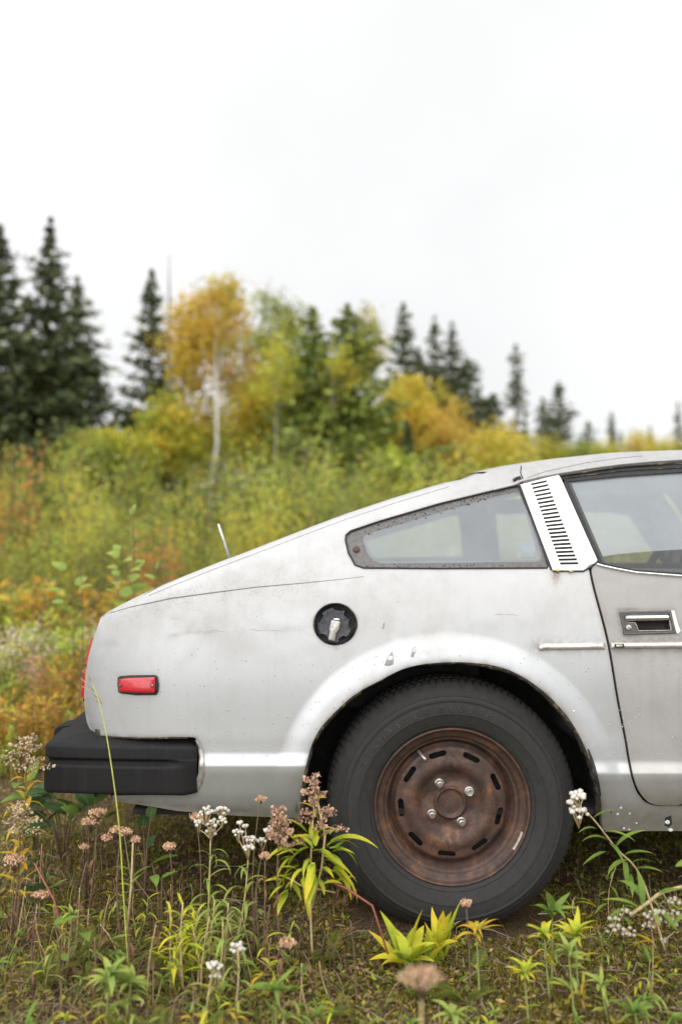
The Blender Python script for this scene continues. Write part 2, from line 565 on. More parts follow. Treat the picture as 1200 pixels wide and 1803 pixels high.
def m_leafobj(name, stops, trans=.35, vein=.18):
    """stops: colours along the leaf; each leaf varies a little through the object's random value"""
    b = NB(name)
    t = b.attr('along'); e = b.attr('edge')
    r = b.n('ShaderNodeObjectInfo').outputs['Random']
    f = b.noise(b.coord(), 45, 3, .6)
    k = b.math('ADD', b.math('ADD', b.math('MULTIPLY', t, .55), b.math('MULTIPLY', b.math('SUBTRACT', f, .5), .5)), b.math('MULTIPLY', b.math('SUBTRACT', r, .4), .50), True)
    c = b.ramp(k, *stops)
    sp = b.ramp(b.noise(b.coord(), 150, 3, .6), (.62, 0.0), (.70, 1.0))
    c = b.mix(b.math('MULTIPLY', sp, .55), c, (.17, .10, .04))
    tipb = b.math('MULTIPLY', b.ramp(b.math('ADD', t, b.math('MULTIPLY', f, .3)), (1.02, 0.0), (1.16, 1.0)), .8)
    c = b.mix(tipb, c, (.20, .11, .05))
    mid = b.ramp(e, (.0, 1.0), (.16, 0.0))
    c = b.mix(b.math('MULTIPLY', b.math('MULTIPLY', mid, vein), b.math('SUBTRACT', 1.0, t)), c, (.55, .56, .30))
    d = b.bsdf(Base_Color=c, Roughness=.62, Specular_IOR_Level=.18)
    tr = b.n('ShaderNodeBsdfTranslucent', Color=c)
    m = b.n('ShaderNodeMixShader', Fac=trans); b.t.links.new(d.outputs[0], m.inputs[1]); b.t.links.new(tr.outputs[0], m.inputs[2])
    return b.done(m)
M['leaf_lime'] = m_leafobj('lime_to_yellow_leaf', [(.0, (.26, .38, .035)), (.30, (.48, .52, .045)), (.58, (.70, .62, .05)), (.85, (.70, .48, .035)), (1., (.50, .24, .03))])
M['leaf_gold'] = m_leafobj('golden_leaf', [(.0, (.45, .42, .06)), (.4, (.62, .42, .04)), (.8, (.60, .28, .03)), (1., (.30, .13, .04))])
M['leaf_green'] = m_leafobj('fresh_green_leaf', [(.0, (.14, .23, .04)), (.5, (.20, .30, .055)), (.85, (.32, .37, .07)), (1., (.46, .40, .06))])
M['leaf_dark'] = m_leafobj('deep_green_leaf', [(.0, (.045, .095, .03)), (.6, (.075, .135, .04)), (1., (.16, .19, .05))], .3)
M['leaf_silver'] = m_leafobj('silvery_green_leaf', [(.0, (.24, .34, .075)), (.5, (.36, .43, .10)), (.85, (.46, .45, .11)), (1., (.60, .46, .07))])
M['leaf_brown'] = m_leafobj('dead_leaf', [(.0, (.16, .085, .05)), (.5, (.22, .115, .06)), (1., (.12, .06, .035))], .2)
M['stem_brown'] = simple('brown_stem', (.16, .10, .065), .8, 0, 120, .35)
M['stem_green'] = simple('green_stem', (.24, .27, .08), .6, 0, 90, .3)
M['stem_tan'] = simple('tan_stem', (.44, .34, .17), .7, 0, 120, .3)
M['stem_red'] = simple('reddish_stem', (.26, .085, .055), .7, 0, 120, .3)
M['blade'] = simple('yellow_green_grass_blade', (.42, .46, .07), .5, 0, 60, .2)
M['bloom'] = simple('papery_white_bloom', (.56, .52, .46), .8, 0, 300, .12)
M['old_bloom'] = simple('faded_bloom', (.42, .36, .29), .85, 0, 300, .3)
M['plume'] = m_leaf('dry_seed_plume', .2, .9)
M['bark_white'] = simple('white_birch_bark', (.62, .60, .56), .7, 0, 9, .25)
M['bark_grey'] = simple('grey_bark', (.16, .13, .11), .9, 0, 12, .35)
M['bark_pale'] = simple('pale_aspen_bark', (.36, .35, .26), .8, 0, 9, .25)

# ------------------------------------------------------------------ ground
def hash2(ix, iy, s):
    h = np.sin(ix * 127.1 + iy * 311.7 + s * 74.7) * 43758.5453
    return h - np.floor(h)
def vnoise(x, y, s=0):
    ix, iy = np.floor(x), np.floor(y); fx, fy = x - ix, y - iy
    fx = fx * fx * (3 - 2 * fx); fy = fy * fy * (3 - 2 * fy)
    a, b, c, d = hash2(ix, iy, s), hash2(ix + 1, iy, s), hash2(ix, iy + 1, s), hash2(ix + 1, iy + 1, s)
    return (a * (1 - fx) + b * fx) * (1 - fy) + (c * (1 - fx) + d * fx) * fy - .5
def gh(x, y):
    x = np.asarray(x, float); y = np.asarray(y, float)
    d = np.hypot(x, y - 1.0)
    near = vnoise(x * 3.1, y * 3.1, 1) * .035 + vnoise(x * 8, y * 8, 2) * .022 + vnoise(x * 22, y * 22, 3) * .010
    far = vnoise(x * .35, y * .35, 4) * .16 * sst((d - 3) / 6) + vnoise(x * .06, y * .06, 5) * .9 * sst((d - 12) / 30)
    tyre = -.028 * np.exp(-(((x - .29) / .28) ** 2 + ((y - .14) / .22) ** 2))
    return near * (1 - .5 * sst((d - 4) / 6)) + far + tyre - .004

def axis(lo, hi, c0, c1, fine, grow):
    a = list(np.arange(c0, c1, fine)); s = fine; x = c1
    while x < hi: a.append(x); s *= grow; x += s
    s = fine; x = c0 - fine; b = []
    while x > lo: b.append(x); s *= grow; x -= s
    return np.array(b[::-1] + a)
gx = axis(-400, 400, -1.6, 1.8, .016, 1.09)
gy = axis(-60, 700, -.9, 1.4, .016, 1.07)
GX, GY = np.meshgrid(gx, gy)
GV = np.stack([GX, GY, gh(GX, GY)], -1).reshape(-1, 3)
ny, nx = GX.shape
ii = (np.arange(ny - 1)[:, None] * nx + np.arange(nx - 1)[None]).ravel()
GF = np.stack([ii, ii + 1, ii + nx + 1, ii + nx], 1)
def m_ground():
    b = NB('mossy_litter_ground'); v = b.coord()
    a = b.noise(v, 2.6, 5, .6, .5); f = b.noise(v, 19, 6, .7); g = b.noise(v, 130, 4, .75)
    moss = b.ramp(g, (.3, (.040, .034, .010)), (.55, (.12, .095, .022)), (.75, (.25, .19, .045)))
    lit = b.ramp(g, (.28, (.026, .018, .012)), (.5, (.095, .064, .036)), (.72, (.27, .185, .105)))
    c = b.mix(b.ramp(b.math('ADD', b.math('MULTIPLY', a, .6), b.math('MULTIPLY', f, .4)), (.47, 0.0), (.60, 1.0)), lit, moss)
    h = b.math('ADD', b.math('MULTIPLY', f, .6), g)
    return b.done(b.bsdf(Base_Color=c, Roughness=.95, Normal=b.bump(h, .9, .012), Specular_IOR_Level=.2))
M['ground'] = m_ground()
ground = link('ground', mesh_from('ground', GV, GF, M['ground'], True))
tag(ground, kind='structure')

# ================================================================== CAR
CARW = 1.69
car = thing('car', 'weathered silver hatchback coupe with rusty wheel and black bumper', 'car', (1.0, CARW / 2, 0))
TOP = np.array([(178, 1087), (185, 1081), (190, 1077), (230, 1057), (300, 1027), (370, 999), (408, 985), (470, 961), (540, 934), (610, 908), (700, 878), (790, 851), (822, 845),
       (845, 836), (862, 829), (880, 824), (917, 817), (987, 807), (1093, 796), (1200, 792), (1300, 793), (1380, 803), (1420, 820), (1640, 985), (1720, 992), (1900, 1000),
       (2300, 1045), (2700, 1090), (2850, 1120), (2895, 1180)], float)
REAR = np.array([(178, 1087), (172, 1103), (165, 1122), (156, 1155), (150, 1190), (148, 1225), (150, 1255), (153, 1272), (160, 1288)], float)
_tu = np.arange(170, 2900, 2.0)
_tv = np.interp(_tu, TOP[:, 0], TOP[:, 1])
_tvs = np.convolve(np.pad(_tv, 6, mode='edge'), np.ones(13) / 13, 'valid')
_slope = np.gradient(_tvs, 2.0)
def vtop(u): return np.interp(u, TOP[:, 0], TOP[:, 1])
def tslope(u): return np.interp(u, _tu, _slope)
prof = np.array([(700, .37), (780, .29), (800, .272), (850, .222), (900, .168), (950, .115), (1000, .070), (1050, .045), (1100, .030), (1150, .023), (1200, .018), (1250, .017),
        (1300, .017), (1329, .017), (1338, .012), (1347, .002), (1360, .006), (1400, .030), (1440, .060), (1475, .085), (1520, .12)])
_pv = np.arange(690, 1520, 1.0)
_py = np.interp(_pv, prof[:, 0], prof[:, 1])
def gsm(y, s):
    k = np.exp(-.5 * (np.arange(-4 * s, 4 * s + 1) / s) ** 2); k /= k.sum()
    return np.convolve(np.pad(y, 4 * s, mode='edge'), k, 'valid')
_w = sst((_pv - 1285) / 30)
_py = gsm(_py, 22) * (1 - _w) + gsm(_py, 3) * _w
ARCHES = (797.0, 2389.0)
def depth(u, v):
    u = np.asarray(u, float); v = np.asarray(v, float)
    cv = 14 * sst((u - 560) / 450)
    vv = v - cv * sst((v - 1280) / 50)
    y = np.interp(vv, _pv, _py)
    y = y + .085 * np.clip((330 - u) / 180, 0, 1.2) ** 2 + .12 * np.clip((u - 2600) / 300, 0, 1.3) ** 2
    for cx in ARCHES:
        r = np.hypot(u - cx, v - 1425)
        ro = 301 - 9 * np.clip((u - cx) / 262, -1, 1)
        s = np.clip((ro + 12 - r) / (ro + 12 - 262), 0, 1.0)
        f = sst(s) * .6 + .4 * sst(s * 1.7)
        y = y - .0145 * f * (1 - .75 * sst((v - 1340) / 90))
    t = (v - vtop(u)) / np.sqrt(1 + tslope(u) ** 2)
    q = np.clip(1 - t / 20.0, 0, .975)
    y = y + .030 * (1 - np.sqrt(1 - q * q))
    ul = np.interp(v, REAR[:, 1], REAR[:, 0])
    q = np.clip(1 - (u - ul) / 34.0, 0, .985) * (v < 1300)
    y = y + .05 * (1 - np.sqrt(1 - q * q))
    return y
def side(off=0.0):
    return lambda u, v: P(u, v, depth(u, v) + off)
skin = side(0)

arch1 = [(1058, 1437), (1058, 1414), (1051, 1379), (1034, 1327), (1007, 1274), (967, 1227), (920, 1192), (873, 1173), (809, 1166), (751, 1169), (710, 1178), (669, 1198),
         (622, 1225), (576, 1268), (552, 1303), (538, 1350), (530, 1395), (529, 1441)]
arch1 = catmull(arch1, 6)
arch2 = [(2389 + 262 * math.cos(a), 1425 - 262 * math.sin(a)) for a in np.linspace(R(-3), R(183), 48)]
pocket = catmull([(198, 1401), (325, 1399), (341, 1394), (352, 1382), (357, 1362), (357, 1335), (354, 1316), (346, 1303), (332, 1298), (250, 1299), (176, 1295), (160, 1288)], 4)
shut = [(1036, 1003), (1043, 1036), (1067, 1128), (1085, 1233), (1098, 1300), (1104, 1336), (1112, 1373), (1124, 1400), (1147, 1418), (1200, 1420)]
shutc = catmull(shut, 5)
outer = np.concatenate([densify(TOP, 6, False)[:-1] if False else densify([tuple(p) for p in TOP], 6, False),
                        densify([(2905, 1290), (2890, 1380), (2860, 1415), (2655, 1438)], 20, False),
                        np.array(arch2), densify([(2124, 1461), (1070, 1464), (1061, 1461)], 14, False),
                        densify([tuple(p) for p in arch1], 6, False),
                        densify([(529, 1441), (420, 1437), (310, 1428), (270, 1421), (210, 1412), (198, 1411)], 6, False)[1:],
                        densify([tuple(p) for p in pocket], 6, False),
                        densify([tuple(p) for p in REAR[::-1]], 6, False)[1:-1]])
# drop repeated points
keep = [0]
for i in range(1, len(outer)):
    if np.linalg.norm(outer[i] - outer[keep[-1]]) > 1.2: keep.append(i)
outer = outer[keep]
if np.linalg.norm(outer[0] - outer[-1]) < 1.2: outer = outer[:-1]

QW = [(608, 951), (609, 942), (617, 935), (667, 918), (773, 887), (859, 866), (900, 857), (914, 855), (920, 862), (936, 905), (958, 972), (965, 995), (962, 1000), (773, 1001), (640, 1000),
      (625, 995), (613, 973)]
QI = [(638, 950), (641, 942), (650, 938), (747, 909), (850, 879), (905, 866), (914, 869), (930, 905), (953, 975), (953, 984), (944, 989), (800, 991), (672, 992), (658, 988), (647, 976)]
qw = densify(QW, 6); qi = densify(QI, 6)
HOLE_T = 838
doorhole = np.concatenate([shutc[:-1], densify([(1200, 1420), (1640, 1421), (1690, 1400), (1712, 1330), (1715, 1150), (1705, 1010), (1545, 1003), (1372, 840), (1345, 826), (1300, 820),
        (1200, 816), (1093, 822), (986, 839), (1018, 912), (1051, 988), (1044, 995), (1036, 1003)], 8, False)[:-1]])
th = np.linspace(0, 2 * math.pi, 40, endpoint=False)
fuel = np.stack([590 + 38.5 * np.cos(th), 1100.5 + 36.5 * np.sin(th)], 1)

def seg_dist(Q, line):
    line = np.asarray(line, float); d = np.full(len(Q), 1e9)
    for a, b in zip(line[:-1], line[1:]):
        ab = b - a; t = np.clip(((Q - a) @ ab) / (ab @ ab + 1e-9), 0, 1)
        d = np.minimum(d, np.linalg.norm(Q - (a + t[:, None] * ab), axis=1))
    return d
SEAM = np.array([(188, 1081), (230, 1069), (300, 1054), (380, 1043), (450, 1034), (530, 1027), (600, 1020), (640, 1015)], float)
def paint_attrs(V2):
    u, v = V2[:, 0], V2[:, 1]
    d = np.zeros(len(V2)); 
    d = np.maximum(d, .85 * np.exp(-seg_dist(V2, arch1) / 4.0) * (.5 + .5 * np.sin(u * .09) ** 2))
    d = np.maximum(d, .9 * np.exp(-seg_dist(V2, pocket[18:]) / 3.5))
    d = np.maximum(d, .55 * np.exp(-seg_dist(V2, shutc) / 3.0))
    d = np.maximum(d, .5 * np.exp(-seg_dist(V2, qw) / 2.5))
    d = np.maximum(d, .7 * np.exp(-seg_dist(V2, [(946, 1137), (1064, 1139)]) / 8.0) * (rng.random(len(V2)) > .3))
    d = np.maximum(d, .8 * np.exp(-seg_dist(V2, [(540, 1437), (205, 1410)]) / 5.0))
    d = np.maximum(d, .5 * np.exp(-seg_dist(V2, fuel) / 2.5))
    d = np.maximum(d, .45 * np.exp(-seg_dist(V2, [(300, 1120), (335, 1113), (370, 1112)]) / 3.0))
    d = np.maximum(d, .30 * np.exp(-(((u - 192) / 16) ** 2 + ((v - 1133) / 8) ** 2)))
    d = np.maximum(d, .55 * np.exp(-seg_dist(V2, [(206, 1188), (278, 1187)]) / 2.5))
    wob = vnoise(u * .02, v * .05, 12) * 10
    d = np.maximum(d, .22 * np.exp(-np.abs(v - 1108 - wob) / 5.0) * sst((u - 260) / 40) * sst((600 - u) / 60) * (.5 + vnoise(u * .03, v * .1, 13)))
    d = np.maximum(d, .16 * np.clip(vnoise(u * .012, v * .03, 14) + .25, 0, 1) * sst((1180 - v) / 60))
    speck = np.exp(-np.maximum(0, seg_dist(V2, SEAM) - 2) / 28.0) * sst((680 - u) / 200)
    speck = np.maximum(speck, .45 * np.exp(-seg_dist(V2, [(280, 1122), (330, 1112), (440, 1110), (545, 1112)]) / 14.0))
    speck = np.maximum(speck, .25 * sst((1180 - v) / 120) * (u < 700))
    rust = np.exp(-((u - 978) / 7) ** 2) * (v > 1003) * np.clip((1036 - v) / 30, 0, 1) * 1.3
    rust = np.maximum(rust, .9 * np.exp(-seg_dist(V2, [(560, 1300), (620, 1230), (668, 1202)]) / 1.8))
    rust = np.maximum(rust, .6 * np.exp(-((u - 592) / 5) ** 2 - ((v - 1141) / 3) ** 2))
    mud = sst((v - 1385) / 60) * .85 * (1 - .5 * sst((500 - u) / 200)) + .12 * sst((v - 1340) / 40)
    return {'dirt': np.clip(d, 0, 1), 'speck': np.clip(speck, 0, 1), 'rust': np.clip(rust, 0, 1), 'mud': np.clip(mud, 0, 1)}

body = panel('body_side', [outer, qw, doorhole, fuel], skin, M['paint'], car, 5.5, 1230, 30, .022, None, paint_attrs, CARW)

# roof, hatch, tail, hood: lofted between the two sides
def loft(name, uv, mat, parent, s0=0., s1=1., ns=10, crown=.03, bulge=(0, 0), drop=0.0, ramp=False, par=None):
    uv = np.asarray(uv, float)
    A = skin(uv[:, 0], uv[:, 1])
    B = A.copy(); B[:, 1] = CARW - B[:, 1]
    rows = []
    for s in np.linspace(s0, s1, ns):
        p = A * (1 - s) + B * s
        c = 1 - (2 * s - 1) ** 2
        p = p.copy(); bw_ = np.clip(np.arange(len(p)) / 3.0, 0, 1) if ramp else 1.0
        p[:, 2] += (crown * c - drop) * (1 - bw_ if ramp else 1); p[:, 0] += bulge[0] * c * bw_
        rows.append(p)
    V = np.concatenate(rows); n = len(uv)
    F = [(r * n + i, r * n + i + 1, (r + 1) * n + i + 1, (r + 1) * n + i) for r in range(ns - 1) for i in range(n - 1)]
    z = np.zeros(len(V))
    me = mesh_from(name, V, F, mat, True, None, {'dirt': z, 'speck': z + .2, 'rust': z, 'mud': z})
    return link(name, me, parent)
def toprange(a, b, step=14):
    us = np.arange(a, b + .1, step)
    return np.stack([us, vtop(us)], 1)
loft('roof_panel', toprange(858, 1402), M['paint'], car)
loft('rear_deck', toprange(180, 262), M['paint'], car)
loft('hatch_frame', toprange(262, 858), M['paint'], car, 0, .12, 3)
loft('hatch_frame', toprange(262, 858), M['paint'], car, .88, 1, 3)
loft('hatch_glass', toprange(262, 858), M['far_glass'], car, .12, .88, 9)
loft('tail_panel', np.concatenate([[(184, vtop(184))], REAR, [(172, 1330), (198, 1411)]]), M['paint'], car, bulge=(-.05, 0), crown=.03, ramp=True)
loft('windscreen', toprange(1402, 1640), M['far_glass'], car, .03, .97, 9, crown=.0, bulge=(.10, 0))
loft('bonnet', toprange(1640, 2880, 40), M['paint'], car)
loft('nose_panel', [(2893, 1176.0), (2895, 1180), (2905, 1290), (2890, 1380), (2860, 1415)], M['paint'], car, bulge=(.10, 0), crown=.03, ramp=True)
loft('headliner', toprange(872, 1396), M['interior'], car, .04, .96, 6, crown=.02, drop=.035)

# inner trim of both sides, floor and seats (seen through the glass)
lin_out = densify([(640, 930), (860, 862), (930, 850), (990, 838), (1340, 822), (1385, 838), (1545, 1000), (1700, 1010), (1700, 1160), (520, 1160), (520, 960)], 20)
lin_q = densify([(645, 955), (660, 945), (880, 880), (918, 872), (950, 985), (660, 990)], 10)
lin_d = densify([(1062, 1000), (1010, 872), (1300, 868), (1366, 876), (1500, 980), (1540, 1006)], 10)
panel('side_trim', [lin_out, lin_q, lin_d], side(.03), M['interior'], car, 20, flange=.012, mirror=CARW)
mb = MB(); mb.box((-.55, .10, .255), (1.95, .40, .27)); mb.box((-.55, .45, .25), (3.0, 1.24, .265)); mb.box((-.55, 1.29, .255), (1.95, 1.59, .27))
mb.box((-.45, .45, .265), (.55, 1.24, .52)); mb.box((-.43, .30, .50), (.4, 1.39, .70)); mb.box((1.55, .15, .3), (1.62, 1.54, .88))
mb.build('floor_pan', M['dark'], car, False)
def seat(y):
    s = MB()
    prof_s = [(.62, .45), (.66, .60), (.60, .80), (.585, .885), (.63, .90), (.69, .86), (.76, .58), (1.18, .54), (1.22, .47), (1.18, .40), (.70, .38)]
    ys = [y - .23, y - .19, y + .19, y + .23]
    V = []
    for k, yy in enumerate(ys):
        cx = np.mean([p[0] for p in prof_s]); cz = np.mean([p[1] for p in prof_s])
        sc = .93 if k in (0, 3) else 1.0
        V += [((px - cx) * sc + cx, yy, (pz - cz) * sc + cz) for px, pz in prof_s]
    n = len(prof_s)
    F = [(k * n + i, k * n + (i + 1) % n, (k + 1) * n + (i + 1) % n, (k + 1) * n + i) for k in range(3) for i in range(n)]
    F += [tuple(range(n))[::-1], tuple(3 * n + i for i in range(n))]
    s.add(V, F)
    return s.build('seat', M['interior'], car)
seat(.48); seat(1.21)
sw = MB()
swc = Vector((1.27, 1.20, .865)); tilt = Euler((0, R(-62), 0)).to_matrix()
ring = [swc + tilt @ Vector((.175 * math.cos(a), .175 * math.sin(a), 0)) for a in np.linspace(0, 2 * math.pi, 41)]
sw.tube([tuple(p) for p in ring], .016, 8)
for a in (.3, math.pi - .3, -math.pi / 2):
    sw.tube([tuple(swc + tilt @ Vector((0, 0, -.02))), tuple(swc + tilt @ Vector((.17 * math.cos(a), .17 * math.sin(a), 0)))], .010, 6)
sw.tube([tuple(swc + tilt @ Vector((0, 0, -.01))), tuple(swc + tilt @ Vector((0, 0, -.25)))], .03, 10)
sw.build('steering_wheel', M['rubber'], car)
dsh = MB(); dsh.box((1.36, .16, .72), (1.62, 1.53, .90)); dsh.build('dashboard', M['interior'], car, False)

# wheel wells
def wheel_well(cx):
    c = P(cx, 1425, .05)
    m = MB(); rr = .405; ys = np.linspace(.035, .40, 4); a = np.linspace(R(-1), R(181), 30)
    V = np.array([(c[0] + rr * math.cos(t), y, c[2] + rr * math.sin(t)) for y in ys for t in a])
    n = len(a)
    F = [(k * n + i, k * n + i + 1, (k + 1) * n + i + 1, (k + 1) * n + i) for k in range(3) for i in range(n - 1)]
    F.append(tuple(3 * n + i for i in range(n)))
    m.add(V, F)
    m.build('wheel_well', M['dark'], car)
    m = MB(); W = V.copy(); W[:, 1] = CARW - W[:, 1]
    m.add(W, [f[::-1] for f in F])
    return m.build('wheel_well', M['dark'], car)
for cx in ARCHES: wheel_well(cx)

# perished lip along the rear arch
lipm = MB()
pts = densify([tuple(p) for p in arch1], 3.0, False)
cen = np.array([797, 1425.0])
dirs = (cen - pts) / np.linalg.norm(cen - pts, axis=1)[:, None]
wd = 3.0 + 4.5 * np.abs(vnoise(np.arange(len(pts)) * .045, np.zeros(len(pts)), 9)) * 2 + 2.2 * vnoise(np.arange(len(pts)) * .35, np.zeros(len(pts)), 8)
ang = np.arctan2(cen[1] - pts[:, 1], pts[:, 0] - cen[0])
wd = np.where((ang > R(100)) & (ang < R(128)), np.maximum(wd * .3, .8), wd)
wd = np.clip(wd, .8, 9)
o_ = P(pts[:, 0], pts[:, 1], depth(pts[:, 0], pts[:, 1]) + .001)
m_ = P(pts[:, 0] + dirs[:, 0] * wd * .5, pts[:, 1] + dirs[:, 1] * wd * .5, depth(pts[:, 0], pts[:, 1]) + .001)
i_ = P(pts[:, 0] + dirs[:, 0] * wd, pts[:, 1] + dirs[:, 1] * wd, depth(pts[:, 0], pts[:, 1]) + .010)
b_ = i_.copy(); b_[:, 1] += .03
n = len(pts)
lipm.add(np.concatenate([o_, m_, i_, b_]), [(r * n + i, r * n + i + 1, (r + 1) * n + i + 1, (r + 1) * n + i) for r in range(3) for i in range(n - 1)])
lipm.build('arch_lip', M['lip'], car)

def strip(name, line, width, off, mat, parent, raise_=.0015, step=5, closed=False, label=None):
    p = densify(line, step, closed)
    t = np.gradient(p, axis=0) if not closed else np.roll(p, -1, 0) - np.roll(p, 1, 0)
    t /= np.linalg.norm(t, axis=1)[:, None]
    nrm = np.stack([-t[:, 1], t[:, 0]], 1)
    w = np.broadcast_to(np.asarray(width, float), (len(p),))[:, None] if np.ndim(width) == 0 else np.interp(np.linspace(0, 1, len(p)), np.linspace(0, 1, len(width)), width)[:, None]
    rows = []
    for k, rz in ((-1, 0), (-.6, raise_ * .8), (0, raise_), (.6, raise_ * .8), (1, 0)):
        q = p + nrm * w * .5 * k
        rows.append(P(q[:, 0], q[:, 1], depth(p[:, 0], p[:, 1]) + off - rz))
    n = len(p); V = np.concatenate(rows)
    rng_i = range(n if closed else n - 1)
    F = [(r * n + i, r * n + (i + 1) % n, (r + 1) * n + (i + 1) % n, (r + 1) * n + i) for r in range(4) for i in rng_i]
    o = link(name, mesh_from(name, V, F, mat, True), parent)
    return o

def plate(name, poly, thick, bevel, mat, parent, base=0.0, step=6, fn=depth, flat=False):
    """a piece with outline poly standing `thick` proud of the side, with a rounded edge"""
    p = densify(poly, step)
    area = .5 * np.sum(p[:, 0] * np.roll(p[:, 1], -1) - np.roll(p[:, 0], -1) * p[:, 1])
    t = np.roll(p, -1, 0) - np.roll(p, 1, 0); t /= np.linalg.norm(t, axis=1)[:, None] + 1e-9
    nin = np.stack([-t[:, 1], t[:, 0]], 1) * (1 if area > 0 else -1)
    d0 = fn(p[:, 0], p[:, 1])
    if flat: d0 = np.full(len(p), d0.mean())
    rows = [P(p[:, 0], p[:, 1], d0 + base)]
    for k, (bi, tz) in enumerate(((0, thick - bevel * .0015), (bevel * .3, thick - bevel * .0005), (bevel, thick))):
        q = p + nin * bi
        rows.append(P(q[:, 0], q[:, 1], d0 + base - tz))
    n = len(p); V = np.concatenate(rows)
    F = [(r * n + i, r * n + (i + 1) % n, (r + 1) * n + (i + 1) % n, (r + 1) * n + i) for r in range(3) for i in range(n)]
    F.append(tuple(3 * n + i for i in range(n)))
    o = link(name, mesh_from(name, V, F, mat, True), parent)
    return sharpen(o, 50)

# seam under the hatch, scratches, chips, stains
strip('panel_seam', [tuple(p) for p in SEAM], [1.2, 2.2, 2.6, 2.0, 1.8, 1.2, .6], -.0004, M['scratch'], car, .0004)
strip('hatch_edge', [(262, 1049), (300, 1033), (370, 1005), (470, 967), (540, 940), (610, 914), (700, 884), (790, 857)], 1.0, -.0003, M['scratch'], car, .0003)
plate('paint_chip', [(676, 1172), (681, 1158), (690, 1147), (693, 1158), (692, 1170), (684, 1173)], .0003, .2, M['primer'], car)
plate('paint_chip', [(722, 1156), (726, 1143), (731, 1138), (732, 1146), (727, 1158)], .0003, .2, M['primer'], car)
plate('paint_chip', [(672, 1107), (675, 1096), (677, 1098), (675, 1108)], .0003, .2, M['primer'], car)
def scratch(line, w, gaps=.3):
    p = densify(line, 4, False); p[:, 1] += vnoise(p[:, 0] * .09, p[:, 1] * 0, 5) * 5 + rng.normal(size=len(p)) * .35
    i = 0
    while i < len(p) - 3:
        k = int(rng.integers(3, 9))
        if rng.random() > gaps: strip('scratch', [tuple(q) for q in p[i:i + k + 1]], [.2, w * rng.uniform(.5, 1.2), .2], -.0003, M['scratch'], car, .0002, 3)
        i += k
scratch([(271, 1122), (290, 1117), (310, 1115)], 1.0, .1)
scratch([(312, 1116), (345, 1114), (380, 1111), (470, 1109), (530, 1112)], .7, .55)
scratch([(300, 1090), (340, 1086)], .5, .4)
scratch([(870, 1081), (890, 1084), (912, 1083)], .9, .1)
scratch([(349, 1149), (355, 1148)], 1.0, 0)
for uu, vv in ((348, 1143), (415, 1147), (381, 1178), (425, 1163), (309, 1150), (352, 1208), (283, 1219), (452, 1085), (700, 1060), (330, 1062)):
    plate('paint_chip', [(uu + random.uniform(.7, 1.3) * math.cos(q), vv + random.uniform(.5, 1.2) * math.sin(q)) for q in np.linspace(0, 2 * math.pi, 7)[:-1]], .0003, .2, M['scratch'], car, 0, 3)

# quarter window: printed border, glass, rubber
panel('window_border', [qw, qi], side(.004), M['seal'], car, 8, flange=0, mirror=CARW)
panel('quarter_glass', [qi], side(.005), M['glass'], car, 14, flange=0)
panel('quarter_glass', [qi], side(.005), M['far_glass'], car, 20, flange=0, mirror=CARW, mirror_only=True)
strip('window_rubber', QW, 3.2, -.001, M['rubber'], car, .0025, 6, True)
plate('bolt_head', [(627 + 6.2 * math.cos(a), 967 + 5.6 * math.sin(a)) for a in np.linspace(0, 2 * math.pi, 16)[:-1]], .004, 1.6, M['rust'], car, .003, 2)
sm = MB()
for k in range(150):   # specks of dirt along the top of the border
    t = random.random(); uu = 640 + 290 * t; vv = np.interp(uu, [640, 747, 850, 914], [931, 899, 870, 857]) + random.random() ** 1.5 * 14
    if random.random() < .25: uu = random.uniform(640, 955); vv = 994 + random.random() * 5
    r = random.uniform(.5, 1.5)
    pp = [(uu + r * math.cos(a) * random.uniform(.7, 1.3), vv + r * math.sin(a)) for a in np.linspace(0, 2 * math.pi, 7)[:-1]]
    q = np.array(pp); sm.add(P(q[:, 0], q[:, 1], depth(uu, vv) + .0032), [tuple(range(6))])
sm.build('dirt_specks', M['rubber'], car, False)['kind'] = 'stuff'
plate('window_sticker', [(909, 957), (941, 955), (943, 982), (911, 983)], .0005, .5, simple('faded_blue_sticker', (.22, .24, .25), .6, 0, 40, .08), car, .0055)

# louvred pillar panel
LV = [(916, 853), (983, 836), (1016, 908), (1051, 986), (1045, 992), (1036, 995), (1031, 1001), (1026, 1004), (973, 1004), (944, 928)]
slots = []
for k in range(22):
    t = k / 21.0
    l = np.array([934 + (985 - 934) * t, 853 + (992.3 - 853) * t]); r = np.array([961.8 + (1017.6 - 961.8) * t, 847 + (991.8 - 847) * t])
    h = 1.75 + .35 * t
    slots.append(densify([(l[0], l[1] - h), (r[0], r[1] - h), (r[0] + .8, r[1] + h), (l[0] + .8, l[1] + h)], 7))
lv = densify(LV, 5)
lvp = panel('louvre_panel', [lv] + slots, side(-.006), M['white_panel'], car, 5, flange=.008)
plate('louvre_backing', [(925, 852), (975, 841), (1035, 990), (980, 1000)], .0005, .5, M['dark'], car, -.0005)
strip('pinstripe', [(921, 853), (948, 925), (977, 1002)], 1.0, -.0065, M['white_line'], lvp, .0004)
strip('pinstripe', [(979, 838), (1012, 910), (1046, 990)], 1.0, -.0065, M['white_line'], lvp, .0004)
strip('pillar_gutter', [(915, 856), (943, 926), (971, 1003)], 6.0, -.001, M['rubber'], car, .003)
strip('louvre_foot', [(973, 1005), (1026, 1005.5), (1037, 1000), (1047, 993)], 3.2, -.003, M['lip'], car, .003)
for uu, vv in ((982, 1004), (1005, 1005)):
    plate('lichen_tuft', [(uu + 4.2 * math.cos(a), vv + 2.6 * math.sin(a)) for a in np.linspace(0, 2 * math.pi, 11)[:-1]], .008, 1.2, M['lichen'], car, -.002, 2)

